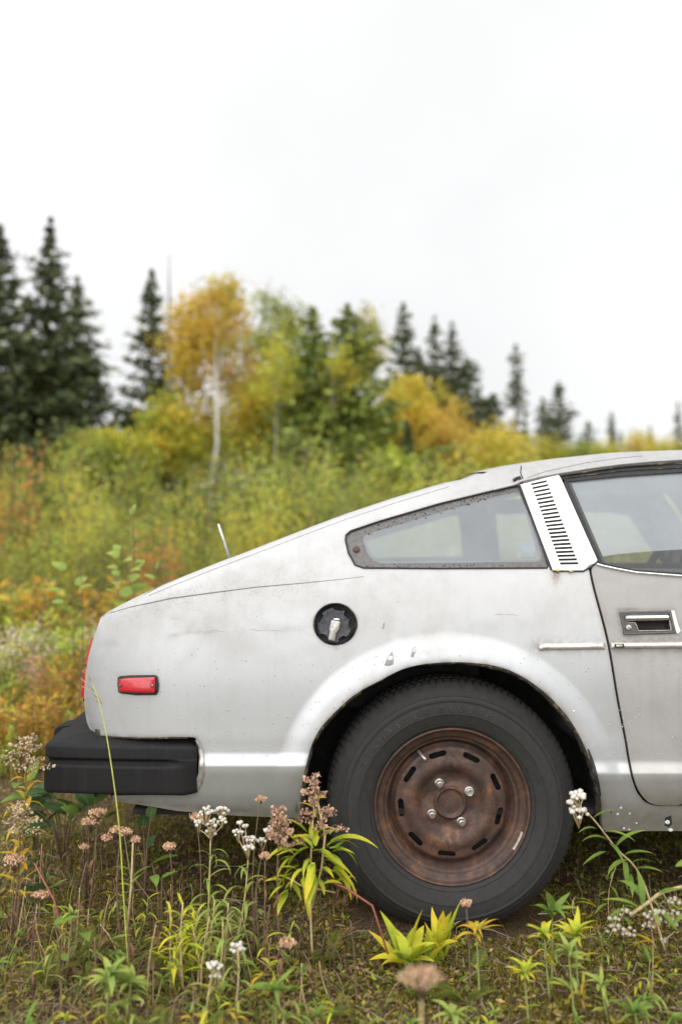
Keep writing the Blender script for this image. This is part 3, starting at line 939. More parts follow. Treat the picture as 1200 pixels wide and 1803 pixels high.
# roof edge: drip rail, dark gasket
strip('drip_rail', [(868, 862), (905, 853), (917, 847), (950, 839), (984, 833), (1040, 824), (1093, 817), (1150, 812), (1200, 809), (1300, 812), (1350, 820), (1380, 836)], 5.0, -.004, M['paint'], car, .008)
strip('rail_shadow_gap', [(920, 852), (984, 838), (1093, 822), (1200, 814), (1300, 816)], 3.0, -.001, M['lip'], car, .002)
strip('roof_joint', [(917, 820), (916, 833), (921, 845)], 2.0, -.0008, M['rubber'], car, .0008)
strip('roof_joint', [(921, 844), (960, 830), (1030, 815), (1093, 806), (1130, 803)], 1.1, -.0005, M['scratch'], car, .0004)
strip('rail_clip', [(903, 846), (914, 840), (918, 851)], 6, -.003, M['rubber'], car, .004)
GK = [(986, 840), (1093, 824), (1200, 817), (1300, 819), (1345, 826), (1372, 842), (1360, 848), (1330, 836), (1200, 831), (1093, 838), (996, 848)]
panel('window_gasket', [densify(GK, 8)], side(.004), M['rubber'], car, 8, flange=0)
strip('gasket_ridge', [(992, 842), (1093, 829), (1200, 823), (1300, 825)], 2.2, .002, M['lip'], car, .002)

# door
DOOR = np.concatenate([shutc[1:-1] + np.array([4.2, -1.0]), densify([(1200, 1415.5), (1640, 1417), (1686, 1397), (1708, 1330), (1711, 1150), (1700, 1013), (1500, 1017), (1300, 1017), (1200, 1014), (1120, 1007),
        (1085, 1000), (1060, 994), (1050, 993), (1043, 997), (1041, 1004)], 8, False)])
RECX = [(1104, 1083), (1177, 1081), (1182, 1111), (1122, 1112), (1119, 1096), (1106, 1095)]
rec = densify(RECX, 4)
def door_attrs(V2):
    a = paint_attrs(V2)
    u, v = V2[:, 0], V2[:, 1]
    d = .6 * np.exp(-seg_dist(V2, shutc) / 4.0)
    d = np.maximum(d, .8 * np.exp(-seg_dist(V2, [(1075, 1130), (1260, 1128)]) / 5.0) * (.4 + .6 * (np.sin(u * .7) > 0)))
    d = np.maximum(d, .75 * np.exp(-seg_dist(V2, [(1072, 1145), (1260, 1144)]) / 4.0))
    d = np.maximum(d, .8 * np.exp(-seg_dist(V2, [(1086, 1074), (1186, 1072), (1192, 1112), (1096, 1120), (1086, 1074)]) / 2.5))
    a['dirt'] = d; a['speck'] = .2 + 0 * d
    a['mud'] = np.clip(.8 * sst((v - 1372) / 40) + .22 * (vnoise(u * .03, v * .06, 6) + .35) * sst((1085 - v) / 60), 0, 1)
    return a
door = panel('door', [densify(DOOR, 6), rec], skin, M['door_paint'], car, 6, 1230, 30, .02, None, door_attrs)
door['label'] = 'grey-brown dull door with chrome handle'
fdoor = panel('door', [densify(DOOR, 16)], skin, M['door_paint'], car, 24, 1230, 40, .02, None, door_attrs, CARW, mirror_only=True)
DG = [(1057, 998), (996, 848), (1093, 838), (1200, 831), (1330, 836), (1358, 846), (1530, 1004), (1500, 1012), (1200, 1010), (1120, 1004), (1085, 998)]
panel('door_glass', [densify(DG, 10)], side(.012), M['door_glass'], door, 22, flange=0)
panel('door_glass', [densify(DG, 20)], side(.012), M['far_door_glass'], fdoor, 40, flange=0, mirror=CARW, mirror_only=True)
strip('arch_lip', [(1035, 1319), (1045, 1350), (1052, 1378), (1057, 1402)], [2, 5, 5.5, 5, 2], -.003, M['rubber'], car, .003)
strip('window_channel', [(994, 848), (1026, 922), (1060, 1000)], 7.0, .006, M['rubber'], car, .002)
strip('channel_edge', [(1001, 850), (1034, 926), (1066, 1000)], 6.0, .009, M['interior'], car, .0015)
strip('sill_trim', [(1050, 993), (1060, 996), (1085, 1001.5), (1120, 1008), (1200, 1014), (1300, 1017), (1500, 1017), (1690, 1013)], 4.6, -.003, M['chrome'], door, .005)
strip('sill_gasket', [(1056, 991), (1085, 998), (1120, 1004.5), (1200, 1010), (1300, 1013)], 2.4, .0, M['rubber'], door, .002)
# handle
plate('handle_recess', [(1100, 1080), (1182, 1078), (1187, 1114), (1112, 1116)], .0005, .3, M['dark'], door, .018)
HO = [(1090, 1077), (1180, 1075), (1190, 1115), (1098, 1118)]
def hplate(V2): pass
hp = panel('handle_housing', [densify(HO, 4), rec], side(-.004), simple('grey_black_handle_plastic', (.075, .072, .068), .45, 0, 120, .3), door, 5, flange=.022)
strip('housing_rim', [(1092, 1079), (1178.5, 1077), (1188, 1113.5), (1099.5, 1116.5)], 2.6, -.004, M['seal'], hp, .0022, 4, True)
strip('housing_lip', [(1123.5, 1111), (1181, 1110), (1176, 1083)], 1.8, -.004, M['brushed'], hp, .0015, 3)
strip('housing_lip', [(1106, 1097), (1117, 1097), (1120, 1101), (1123.5, 1111)], 1.6, -.004, M['brushed'], hp, .0015, 3)
fl = MB()
q0 = np.array([(1099, 1083), (1175, 1081)]); 
for kk in range(1): pass
rows = []
for dz, off in ((0, .006), (1.5, -.004), (4, -.010), (8, -.012), (11, -.009), (13.5, -.002), (14, .008)):
    line = densify([(1099 + dz * .25, 1081 + dz), (1176 + dz * .2, 1080 + dz)], 7, False)
    rows.append(P(line[:, 0], line[:, 1], depth(line[:, 0], line[:, 1]).mean() + off))
n = min(len(r) for r in rows); rows = [r[:n] for r in rows]
fl.add(np.concatenate(rows), [(r * n + i, r * n + i + 1, (r + 1) * n + i + 1, (r + 1) * n + i) for r in range(len(rows) - 1) for i in range(n - 1)] + [tuple(r * n for r in range(len(rows)))[::-1], tuple(r * n + n - 1 for r in range(len(rows)))])
fl.build('handle_flap', M['chrome'], door)
plate('lock', [(1106.5 + 5.2 * math.cos(a), 1105 + 5.0 * math.sin(a)) for a in np.linspace(0, 2 * math.pi, 17)[:-1]], .003, 1.4, M['brushed'], hp, -.005, 2)
strip('key_slot', [(1103.5, 1102.5), (1109.5, 1107.5)], 1.0, -.0085, M['dark'], hp, .0003, 2)
plate('paint_chip', [(1181, 1075), (1187, 1076), (1190, 1088), (1194, 1102), (1198, 1111), (1193, 1117), (1190, 1114), (1184, 1090)], .0035, .8, M['white_panel'], door, 0, 4)
# trim strips
plate('trim_strip', [(947, 1140), (950, 1135), (958, 1132.5), (1064, 1132), (1064.5, 1143.5), (958, 1145), (950, 1146)], .010, 4.5, M['trim'], car, 0, 5)
ts = plate('trim_strip', [(1074, 1131.5), (1300, 1129), (1690, 1128), (1690, 1139), (1300, 1140.5), (1075, 1142.5)], .010, 4.2, M['trim'], door, 0, 5)
plate('trim_clip', [(1081, 1134), (1098, 1133.5), (1099, 1140.5), (1082, 1141)], .002, .8, M['lip'], door, -.0095, 4)
plate('trim_clip', [(1084, 1135.5), (1095, 1135), (1095.5, 1139), (1084.5, 1139.5)], .001, .5, M['brushed'], door, -.0118, 4)

# stone chips and holes low on the sill
for uu, vv, r in ((1175, 1448, 5), (1180, 1462, 4), (1093, 1423, 2.4), (1087, 1434, 2.6), (1108, 1433, 2), (1098, 1459, 2.4), (1107, 1461, 2), (1120, 1450, 1.8), (1010, 1252, 2)):
    plate('stone_chip', [(uu + r * math.cos(a) * random.uniform(.7, 1.2), vv + r * .8 * math.sin(a)) for a in np.linspace(0, 2 * math.pi, 9)[:-1]], .0008, .6, M['white_panel'], car, 0, 3)
plate('rust_hole', [(1170, 1440), (1181, 1436), (1183, 1452), (1176, 1460), (1169, 1455)], .0005, .5, M['dark'], car, .0003, 3)

# fuel filler
fc = P(590, 1100.5, float(depth(590, 1100)) + .0)
S = (DIST + fc[1]) / FPX
def disc_prof(name, prof, mat, parent, c=fc, lobes=None, seg=72, sharp=40, tilt=0.0):
    """lathe about the Y axis: prof = [(radius m, inward m)], lobes(angle, radius) reshapes the rim"""
    V = []; a = np.linspace(0, 2 * math.pi, seg, endpoint=False)
    for r, d in prof:
        for t in a:
            rr = r * (lobes(t, r) if lobes else 1)
            V.append((c[0] + rr * math.cos(t), c[1] + d, c[2] + rr * math.sin(t)))
    F = [(k * seg + i, k * seg + (i + 1) % seg, (k + 1) * seg + (i + 1) % seg, (k + 1) * seg + i) for k in range(len(prof) - 1) for i in range(seg)]
    F.append(tuple((len(prof) - 1) * seg + i for i in range(seg)))
    o = link(name, mesh_from(name, V, F, mat, True), parent)
    return sharpen(o, sharp)
cup = disc_prof('filler_cup', [(.0575, -.001), (.0555, -.003), (.0535, .0), (.0525, .012), (.051, .042)], M['lip'], car)
def lob(t, r):
    if r < .030: return 1.0
    best = 1.0
    for k, w in ((38, .20), (118, .0), (155, .16), (228, .19), (300, .22), (5, .17), (78, .13)):
        d = abs((t - R(k) + math.pi) % (2 * math.pi) - math.pi)
        best -= w * max(0, 1 - (d / .30) ** 4)
    return best
cap_o = disc_prof('fuel_cap', [(.047, .04), (.0465, .006), (.0445, .001), (.041, -.002), (.034, -.001), (.020, -.0005)], M['cap'], car, (fc[0] - .001, fc[1], fc[2] - .002), lob, 144)
plate('fuel_cap_latch', [(583, 1092), (597, 1094), (599, 1096), (597, 1108), (592, 1115), (589, 1129), (577.5, 1127), (580, 1112), (579, 1108)], .009, 1.0, M['brushed'], car, -.0015, 3, flat=True).name = 'cap_latch'
plate('latch_pin', [(587, 1089.5), (592, 1088.8), (597.5, 1090), (598, 1093), (587, 1091.5)], .006, .8, M['chrome'], car, -.001, 3, flat=True)

# side marker lamp
mk = plate('side_marker', [(207, 1193), (211, 1190.5), (230, 1189), (273, 1188.5), (277, 1191), (279.5, 1207), (278, 1219), (274, 1224), (240, 1224.5), (214, 1221.5), (208, 1219), (206.5, 1206)], .006, 1.6, M['rubber'], car, 0, 4)
plate('marker_lens', [(209, 1196.5), (225, 1194), (273, 1192.5), (273.5, 1206), (272, 1220.5), (240, 1220), (210, 1218), (208.5, 1207)], .016, 2.6, M['red'], mk, 0, 4)
for uu, vv, r in ((211.5, 1207, 2.6), (268, 1207, 3.2)):
    plate('screw', [(uu + r * math.cos(a), vv + r * math.sin(a)) for a in np.linspace(0, 2 * math.pi, 13)[:-1]], .0180, .9, M['dark'], mk, 0, 2)
    plate('screw', [(uu + r * .55 * math.cos(a), vv + r * .55 * math.sin(a)) for a in np.linspace(0, 2 * math.pi, 13)[:-1]], .0188, .4, M['brushed'], mk, 0, 2)

# tail lamps (seen edge-on at the rear)
def rear_block(name, poly, y0, y1, mat, parent):
    p = np.array(poly, float); 
    ys = np.linspace(y0, y1, 5); V = []
    ref = P(p[:, 0], p[:, 1], .165); ref[:, 0] += .003
    for k, y in enumerate(ys):
        q = ref.copy(); q[:, 1] = y; q[:, 0] -= .008 * math.sin(math.pi * .5 * (y - y0) / (y1 - y0)); V.append(q)
    n = len(p)
    F = [(k * n + i, k * n + (i + 1) % n, (k + 1) * n + (i + 1) % n, (k + 1) * n + i) for k in range(4) for i in range(n)]
    F += [tuple(range(n)), tuple(4 * n + i for i in range(n))[::-1]]
    o = link(name, mesh_from(name, np.concatenate(V), F, mat, True), parent)
    return sharpen(o, 40)
for y0, y1 in ((.165, .52), (CARW - .165, CARW - .52)):
    rear_block('tail_lamp', [(163, 1122), (159, 1124), (152, 1146), (147.5, 1169), (149, 1171), (175, 1171), (180, 1124)], y0, y1, M['lamp'], car)
    rear_block('tail_lamp', [(150, 1177), (146, 1178), (143, 1200), (141, 1226), (143, 1228), (170, 1228), (172, 1178)], y0, y1, M['red'], car)
plate('lamp_screw', [(146, 1229), (150, 1229), (150, 1235), (146, 1235)], .02, 1, M['rubber'], car, .15, 3)

# rear bumper: one section swept round the tail
secs = [(.085, .334), (.010, .3295), (.0035, .331), (.0006, .335), (.0, .342), (.0, .394), (.0006, .399), (.003, .4025), (.0100, .4060), (.0112, .4095), (.0112, .4130), (.0095, .4165), (.0045, .4185), (.0022, .4205), (.0018, .424), (.0030, .4455), (.0055, .4510), (.0105, .4545), (.018, .4565), (.112, .4725)]
X = lambda u, Y=0.0: float(P(u, 1350, Y)[0])
pth = []; 
for t in np.linspace(0, 1, 20): pth.append((X(345) + (X(88) - X(345)) * t, .004 + .024 * t ** 2, 0, -1))
c0 = (X(88), .028); rc = .034
cx0, cy0 = c0[0], c0[1] + rc
for a in np.linspace(R(270), R(186), 12)[1:]: pth.append((cx0 + rc * math.cos(a), cy0 + rc * math.sin(a), math.cos(a), math.sin(a)))
lx, ly = pth[-1][0], pth[-1][1]
for t in np.linspace(0, 1, 14)[1:]:
    y = ly + (CARW / 2 - ly) * t; pth.append((lx - .045 * (1 - (1 - t) ** 2), y, -1, -.1 * (1 - t)))
half = len(pth)
for k in range(half - 2, -1, -1):
    x, y, nx_, ny_ = pth[k]; pth.append((x, CARW - y, nx_, -ny_))
Vb = []
for k, (x, y, nx_, ny_) in enumerate(pth):
    l = math.hypot(nx_, ny_); nx_, ny_ = nx_ / l, ny_ / l
    e = min(k, len(pth) - 1 - k)
    for j, (o_, z_) in enumerate(secs):
        oo = o_
        if 6 <= j <= 12 and e < 4: oo = o_ * max(0, (e - 2) / 2.0)
        endk = max(0, (2 - e) / 2.0)
        z2 = z_; 
        if endk > 0:
            oo = oo + .012 * endk ** 2; z2 = z_ + (.40 - z_) * .06 * endk ** 2
        px_, py_ = x - nx_ * oo, y - ny_ * oo
        near_ = k < half; kk_ = k if near_ else len(pth) - 1 - k
        yy_ = py_ if near_ else CARW - py_
        xm, ym = X(88) - rc + oo, .028 + oo
        if 20 <= kk_ < 31 and oo > rc: px_, yy_ = xm, ym
        elif kk_ < 20: px_ = max(px_, xm) if oo > rc else px_
        elif oo > rc: yy_ = max(yy_, ym)
        py_ = yy_ if near_ else CARW - yy_
        Vb.append((px_, py_, z2))
ns = len(secs)
Fb = [(k * ns + j, k * ns + j + 1, (k + 1) * ns + j + 1, (k + 1) * ns + j) for k in range(len(pth) - 1) for j in range(ns - 1)]
Fb += [tuple(range(ns)), tuple((len(pth) - 1) * ns + j for j in range(ns))[::-1]]
bmp = sharpen(link('rear_bumper', mesh_from('rear_bumper', Vb, Fb, M['bumper'], True), car), 60)
wnm = bmp.modifiers.new('weighted', 'WEIGHTED_NORMAL'); wnm.keep_sharp = True; wnm.weight = 90
# overrider on the rear face, bracket under the bumper, backing of the pocket
gm = MB()
gp = [(0, .338), (-.012, .345), (-.016, .40), (-.012, .448), (0, .458), (.03, .460), (.09, .455), (.09, .338)]
gx0 = -.792
V = [(gx0 + a - (.006 if k in (1, 2) else 0), y, z) for k, y in enumerate((.235, .25, .31, .325)) for a, z in gp]
n = len(gp)
gm.add(V, [(k * n + i, k * n + (i + 1) % n, (k + 1) * n + (i + 1) % n, (k + 1) * n + i) for k in range(3) for i in range(n)] + [tuple(range(n))[::-1], tuple(3 * n + i for i in range(n))])
sharpen(gm.build('bumper_guard', M['bumper'], bmp), 40)
bk = MB(); bk.box((X(172), .10, .318), (X(214), .16, .345)); bk.box((X(165), .14, .30), (X(240), .6, .36)); bk.build('bumper_bracket', M['dark'], car, False)
pk = MB(); pk.box((X(165, .08), .085, .33), (X(355, .08), .10, .48)); pk.build('pocket_backing', M['lip'], car, False)
strip('pocket_rim', [(345, 1303), (352.5, 1316), (355.5, 1335), (355.5, 1362), (350.5, 1381), (340, 1391.5), (325, 1396.5), (250, 1398.5)], [5, 9, 12, 13, 11, 7, 3, 1], .002, simple('grimy_grey_rim', (.34, .33, .31), .4, .4, 60, .6), car, .005)
strip('bumper_mount_edge', [(165, 1291), (176, 1297), (250, 1300.5), (330, 1299.5)], [3, 4, 3, 3], .004, M['lip'], car, .002)
plate('bumper_shim', [(222, 1300), (286, 1300.5), (286, 1303.5), (223, 1303)], .002, .6, M['brushed'], car, .045, 4)

# underside: muffler, tailpipe, axle
un = MB()
un.tube([(-.30, .62, .27), (-.28, .62, .27), (.05, .62, .27), (.07, .62, .27)], [.02, .085, .085, .02], 14)
un.tube([(-.62, .55, .26), (-.3, .62, .27)], .024, 10)
un.build('exhaust', M['dark'], car)
ax = MB(); ax.tube([(.292, .2, .285), (.292, 1.49, .285)], .035, 10); ax.tube([(.292, .72, .285), (.292, .78, .285), (.292, .90, .285), (.292, .96, .285)], [.05, .12, .12, .05], 12); ax.build('axle', M['dark'], car)
hg = MB(); hg.box((X(318), .12, .22), (X(345), .17, .30)); hg.build('tow_hook', M['dark'], car, False)

# aerial stub on the far side of the hatch
an = MB(); a0, a1 = P(406, 990, .32), P(384, 922, .32)
an.tube([a0, a0 * .02 + a1 * .98, a1], [.0042, .0036, .001], 8); an.build('aerial', M['antenna'], car)

# crack lines in the windscreen near the far pillar
ck = MB()
wu = toprange(1402, 1640)
def ws(a, s):
    u = 1402 + (1640 - 1402) * a
    A = skin(np.array([u]), vtop(np.array([u])))[0]; B = A.copy(); B[1] = CARW - B[1]
    p = A * (1 - s) + B * s; c = 1 - (2 * s - 1) ** 2
    p[0] += .10 * c - .004
    return p
for path in ([(.15, .80), (.35, .78), (.5, .70), (.62, .68)], [(.42, .90), (.55, .84), (.66, .80), (.80, .76), (.9, .70)], [(.55, .88), (.64, .80), (.75, .74)], [(.6, .9), (.7, .84), (.85, .82)], [(.5, .86), (.52, .8), (.6, .74)]):
    ck.tube([ws(*p) for p in path], .0035, 4)
ck.build('windscreen_crack', simple('glass_fracture', (.85, .88, .88), .5), car)

# ------------------------------------------------------------------ wheel
YR = .050
wc = P(796, 1421.5, YR)
wheel = bpy.data.objects.new('wheel', None); COL.objects.link(wheel); wheel.parent = car
wheel.location = Vector(wc) - world_loc(car)
Z0 = Vector((0, 0, 0))
def lathe(name, prof, mat, parent, seg=160, sharp=45, loc=Z0, jitter=None):
    prof = np.array(prof, float); a = np.linspace(0, 2 * math.pi, seg, endpoint=False)
    V = np.stack([np.outer(prof[:, 0], np.cos(a)), np.repeat(prof[:, 1][:, None], seg, 1), np.outer(prof[:, 0], np.sin(a))], -1).reshape(-1, 3)
    m = len(prof)
    k = np.arange(m - 1)[:, None] * seg; i = np.arange(seg)[None]; j = (i + 1) % seg
    F = np.stack([k + i, k + j, k + seg + j, k + seg + i], -1).reshape(-1, 4)
    o = link(name, mesh_from(name, V, F, mat, True), parent, loc)
    return sharpen(o, sharp)
TR = .325
typ = [(.196, .030), (.1985, .012), (.203, .003), (.208, -.003), (.2125, -.0065), (.2140, -.0052), (.2155, -.0075), (.230, -.0145), (.2405, -.0185), (.2415, -.0205), (.2435, -.0207), (.2445, -.0190), (.262, -.0205), (.2735, -.0185),
       (.2750, -.0215), (.2785, -.0215), (.2800, -.0165), (.2870, -.0120), (.2880, -.0140), (.2905, -.0128), (.2915, -.0085), (.299, -.0015), (.306, .005), (.314, .0115), (.319, .021), (.3222, .04), (.3232, .095),
       (.322, .15), (.316, .17), (.306, .185), (.29, .20), (.26, .21), (.22, .205), (.2, .18), (.196, .16)]
tyre = lathe('tyre', typ, M['tyre'], wheel, 160, 30)
# a soft tyre: flattened where it stands
tr_ = MB()
NBK = 104
def blk(a0, a1, pts):
    """pts: (r,y) quad section, swept a0..a1"""
    V = []
    for a in (a0, a1):
        for r, y in pts: V.append((r * math.cos(a), y, r * math.sin(a)))
    n = len(pts)
    tr_.add(V, [(i, (i + 1) % n, n + (i + 1) % n, n + i) for i in range(n)] + [tuple(range(n))[::-1], tuple(n + i for i in range(n))])
for k in range(NBK):
    a = 2 * math.pi * k / NBK; w = 2 * math.pi / NBK
    e = .004 * (k % 2)
    blk(a + .10 * w, a + .80 * w, [(.300, .001 + e), (.3085, .0055 + e), (.3185, .0150), (.3250, .028), (.3255, .052), (.314, .052), (.31, .02)])
    blk(a + .45 * w, a + 1.18 * w, [(.314, .060), (.3265, .060), (.3268, .094), (.314, .094)])
    blk(a + .05 * w, a + .78 * w, [(.314, .102), (.3265, .102), (.3265, .134), (.314, .134)])
    blk(a + .2 * w, a + .9 * w, [(.314, .142), (.325, .142), (.3225, .168), (.31, .178), (.305, .175)])
tro = tr_.build('tread', M['tread'], tyre, False, False, Z0); tro['kind'] = 'stuff'
# fine ribs round the sidewall and raised lettering
rb = MB()
for k in range(24):
    a = 2 * math.pi * k / 24 + .06
    for r0, r1, yy0, yy1 in ((.217, .2395, -.0085, -.0185),):
        da = .0016
        rb.add([(r * math.cos(t), y - .0006, r * math.sin(t)) for r, y in ((r0, yy0), (r1, yy1)) for t in (a - da, a + da)], [(0, 1, 3, 2)])
rb.build('sidewall_rib', M['tread'], tyre, False, False, Z0)['kind'] = 'stuff'
LET = MB()
def letters(text, a_start, a_step, r, h):
    a = a_start
    for ch in text:
        if ch != ' ':
            cu = bpy.data.curves.new('t', 'FONT'); cu.body = ch; cu.size = h * 1.36; cu.extrude = .0020; cu.align_x = 'CENTER'; cu.resolution_u = 2
            to = bpy.data.objects.new('t', cu); COL.objects.link(to)
            dg = bpy.context.evaluated_depsgraph_get()
            me = bpy.data.meshes.new_from_object(to.evaluated_get(dg))
            vv = np.empty(len(me.vertices) * 3); me.vertices.foreach_get('co', vv); vv = vv.reshape(-1, 3)
            rr = r + vv[:, 1]; tt = a - vv[:, 0] / r
            yy = -.0198 - vv[:, 2]
            LET.add(np.stack([rr * np.cos(tt), yy, rr * np.sin(tt)], 1), [tuple(p.vertices) for p in me.polygons])
            bpy.data.objects.remove(to); bpy.data.curves.remove(cu); bpy.data.meshes.remove(me)
        a -= a_step
letters('TERMASTER', R(153), R(5.9), .249, .0165)
letters('PLUS P', R(96), R(5.4), .249, .0165)
LET.build('sidewall_lettering', simple('scuffed_letter_rubber', (.046, .044, .042), .8, 0, 60, .5), tyre, False, False, Z0)['kind'] = 'stuff'
# rim
rimp = [(.1985, .020), (.2020, .010), (.2030, .004), (.2022, .0005), (.1995, -.0008), (.1965, .0008), (.1945, .006), (.1925, .012), (.1885, .0145), (.1800, .0160), (.1775, .0185), (.1755, .0250), (.1725, .0275), (.1685, .0280), (.1665, .0310),
        (.1640, .0420), (.1600, .0480), (.1570, .0540), (.1565, .0800), (.155, .15)]
rim = lathe('rim', rimp, M['rust'], wheel, 144, 40)
dprof = np.array([(.0, .0555), (.030, .0555), (.0335, .0545), (.0350, .0500), (.0370, .0470), (.0395, .0470), (.0410, .0500), (.0425, .0550), (.046, .0570), (.066, .0570), (.076, .0550), (.084, .0490), (.092, .0430), (.100, .0400), (.108, .0400), (.116, .0420),
        (.124, .0450), (.140, .0465), (.146, .0490), (.150, .0560), (.154, .0600), (.1572, .0620)])
DY = .012
def dmap(x, z):
    r = np.hypot(x, z)
    y = np.interp(r, dprof[:, 0], dprof[:, 1])
    t = np.arctan2(z, x)
    # four pads raised round the nuts and pressed dimples between them
    y = y - .004 * np.exp(-((r - .060) / .014) ** 2) * np.cos(4 * (t - R(30.5)))
    return np.stack([x, y - DY, z], -1)
def circ(r, n): 
    a = np.linspace(0, 2 * math.pi, n, endpoint=False); return np.stack([r * np.cos(a), r * np.sin(a)], 1)
sl = []
for k in range(9):
    am = R(25 + 40 * k); l = .0165; w = .0075; pts_ = []
    for e in (1, -1):
        for t in np.linspace(-90, 90, 9):
            tt = R(t); px_ = e * (l + w * math.cos(tt)) if True else 0
            pts_.append((e * l + e * w * math.cos(tt), w * math.sin(tt) * e))
    pts_ = np.array(pts_)
    rr = .1315 + pts_[:, 1]; aa = am + pts_[:, 0] / .1315
    sl.append(np.stack([rr * np.cos(aa), rr * np.sin(aa)], 1))
SC = 1000.0
def dm2(u, v): return dmap(np.asarray(u) / SC, -np.asarray(v) / SC)
loops_ = [circ(.1572, 150) * SC * np.array([1, -1])] + [s * SC * np.array([1, -1]) for s in sl]
V2, F2, LI2 = cdt(loops_, 3.4)
V3 = dm2(V2[:, 0], V2[:, 1])
Fd = [tuple(f) for f in F2]
base = len(V3); ex = [V3]
for lp in LI2[1:]:
    p = V3[lp]; q = p.copy(); q[:, 1] += .008; q[:, 0] *= 1.0
    ex += [p, q]; n = len(lp)
    Fd += [(base + i, base + (i + 1) % n, base + n + (i + 1) % n, base + n + i) for i in range(n)]; base += 2 * n
disc = link('wheel_disc', mesh_from('wheel_disc', np.concatenate(ex), Fd, M['rust'], True), rim, Z0)
bmh = bmesh.new(); bmh.from_mesh(disc.data); bmesh.ops.recalc_face_normals(bmh, faces=bmh.faces); bmh.to_mesh(disc.data); bmh.free()
lathe('brake_drum', [(.0, .075), (.15, .075), (.155, .10)], M['dark'], wheel, 48)
for k, a in enumerate((120, 30.5, -60.5, -149)):
    c = np.array([.0575 * math.cos(R(a)), .0, .0575 * math.sin(R(a))]); nb = MB()
    pr = [(.0125, .045), (.0125, .038), (.0105, .0365), (.0105, .026), (.0090, .0235), (.0062, .0215)] if k != 1 else [(.0125, .045), (.0125, .038), (.0105, .0365), (.0105, .026), (.0080, .0245), (.0052, .0250), (.005, .030)]
    V = []; 
    for q, (r, y) in enumerate(pr):
        for i in range(24):
            t = 2 * math.pi * i / 24 + k
            hx = 1.0
            if 2 <= q <= 3: hx = .93 / max(.866, math.cos(((t) % (math.pi / 3)) - math.pi / 6)) * .95
            V.append((c[0] + r * hx * math.cos(t), y + .001, c[2] + r * hx * math.sin(t)))
    nb.add(V, [(q * 24 + i, q * 24 + (i + 1) % 24, (q + 1) * 24 + (i + 1) % 24, (q + 1) * 24 + i) for q in range(len(pr) - 1) for i in range(24)] + [tuple((len(pr) - 1) * 24 + i for i in range(24))])
    no = sharpen(nb.build('lug_nut', M['rustnut'] if k != 1 else M['brushed'], wheel, True, False, Z0), 30)
vstm = MB(); va = R(120)
vp = [np.array([.1590 * math.cos(R(122)), .036, .1590 * math.sin(R(122))]), np.array([.1480 * math.cos(R(121)), .018, .1480 * math.sin(R(121))]), np.array([.1380 * math.cos(R(119.5)), .004, .1380 * math.sin(R(119.5))])]
vstm.tube(vp, [.0050, .0038, .0042], 10); vstm.build('valve_stem', M['brushed'], wheel, True, False, Z0)
bw = MB()
for t0 in (-22.5, -19, -30):
    pass
aa = np.linspace(R(-35), R(-20), 10)
bw.add([(r * math.cos(t), y, r * math.sin(t)) for r, y in ((.1905, .0105), (.1930, .0080), (.1945, .0035)) for t in aa], [(k * 10 + i, k * 10 + i + 1, k * 10 + 11 + i, k * 10 + 10 + i) for k in range(2) for i in range(9)])
bw.build('balance_weight', simple('lead_weight', (.38, .36, .31), .7, 0, 90, .3), wheel, True, False, Z0)
def copy_tree(o, parent):
    c = o.copy(); COL.objects.link(c); c.parent = parent
    for ch in [x for x in bpy.data.objects if x.parent == o]: copy_tree(ch, c)
    return c
wx, wy, wz = wc
for (x, far) in ((wx, True), (wx + 2.32, False), (wx + 2.32, True)):
    w2 = copy_tree(wheel, car)
    w2.location = Vector((x, CARW - wy if far else wy, wz)) - world_loc(car)
    if far: w2.rotation_euler = (0, 0, math.pi)

# water beads on the lower side
wd_ = MB(); ico = bmesh.new(); bmesh.ops.create_icosphere(ico, subdivisions=1, radius=1.0)
IV = np.array([tuple(v.co) for v in ico.verts]); IF = [tuple(v.index for v in f.verts) for f in ico.faces]; ico.free()
cnt = 0
while cnt < 230:
    uu, vv = random.uniform(165, 1190), random.uniform(1150, 1335)
    if np.hypot(uu - 797, vv - 1425) < 268 or (200 < uu < 285 and 1183 < vv < 1230) or (uu < 362 and vv > 1284): continue
    if random.random() > .35 + .65 * (vv - 1150) / 185: continue
    r = random.uniform(.0008, .0023)
    c = P(uu, vv, float(depth(uu, vv)))
    wd_.add(IV * np.array([r, r * .55, r * random.uniform(.9, 1.4)]) + c, IF); cnt += 1
b = NB('water_bead'); M['water'] = b.done(b.bsdf(Base_Color=(.75, .77, .78), Roughness=.05, Transmission_Weight=.6, IOR=1.33))
wo_ = wd_.build('water_beads', M['water'], car); wo_['kind'] = 'stuff'

# ================================================================== BACKGROUND TREES
PAL = 1.75
def rot_rand(n, tilt=1.0):
    """random unit directions + in-plane normals"""
    d = rng.normal(size=(n, 3)); d[:, 2] *= tilt
    d /= np.linalg.norm(d, axis=1)[:, None]
    r = rng.normal(size=(n, 3)); w = np.cross(d, r); w /= np.linalg.norm(w, axis=1)[:, None]
    return d, w
def cards(c, d, w, L, Wd):
    L = np.broadcast_to(np.asarray(L, float), (len(c),))[:, None]; Wd = np.broadcast_to(np.asarray(Wd, float), (len(c),))[:, None]
    a = c - d * L * .5; b = c + w * Wd * .5 - d * L * .05; e = c + d * L * .5; f = c - w * Wd * .5 - d * L * .05
    V = np.stack([a, b, e, f], 1).reshape(-1, 3)
    F = np.arange(len(V)).reshape(-1, 4)
    return V, F
def palette(n, cols, var=.22):
    cols = np.array(cols, float) * PAL
    k = rng.integers(0, len(cols), n)
    c = cols[k] * (1 + rng.normal(size=(n, 1)) * var) 
    c = np.maximum(c, .006); return c / np.maximum(1, c.max(1, keepdims=True) / .80)
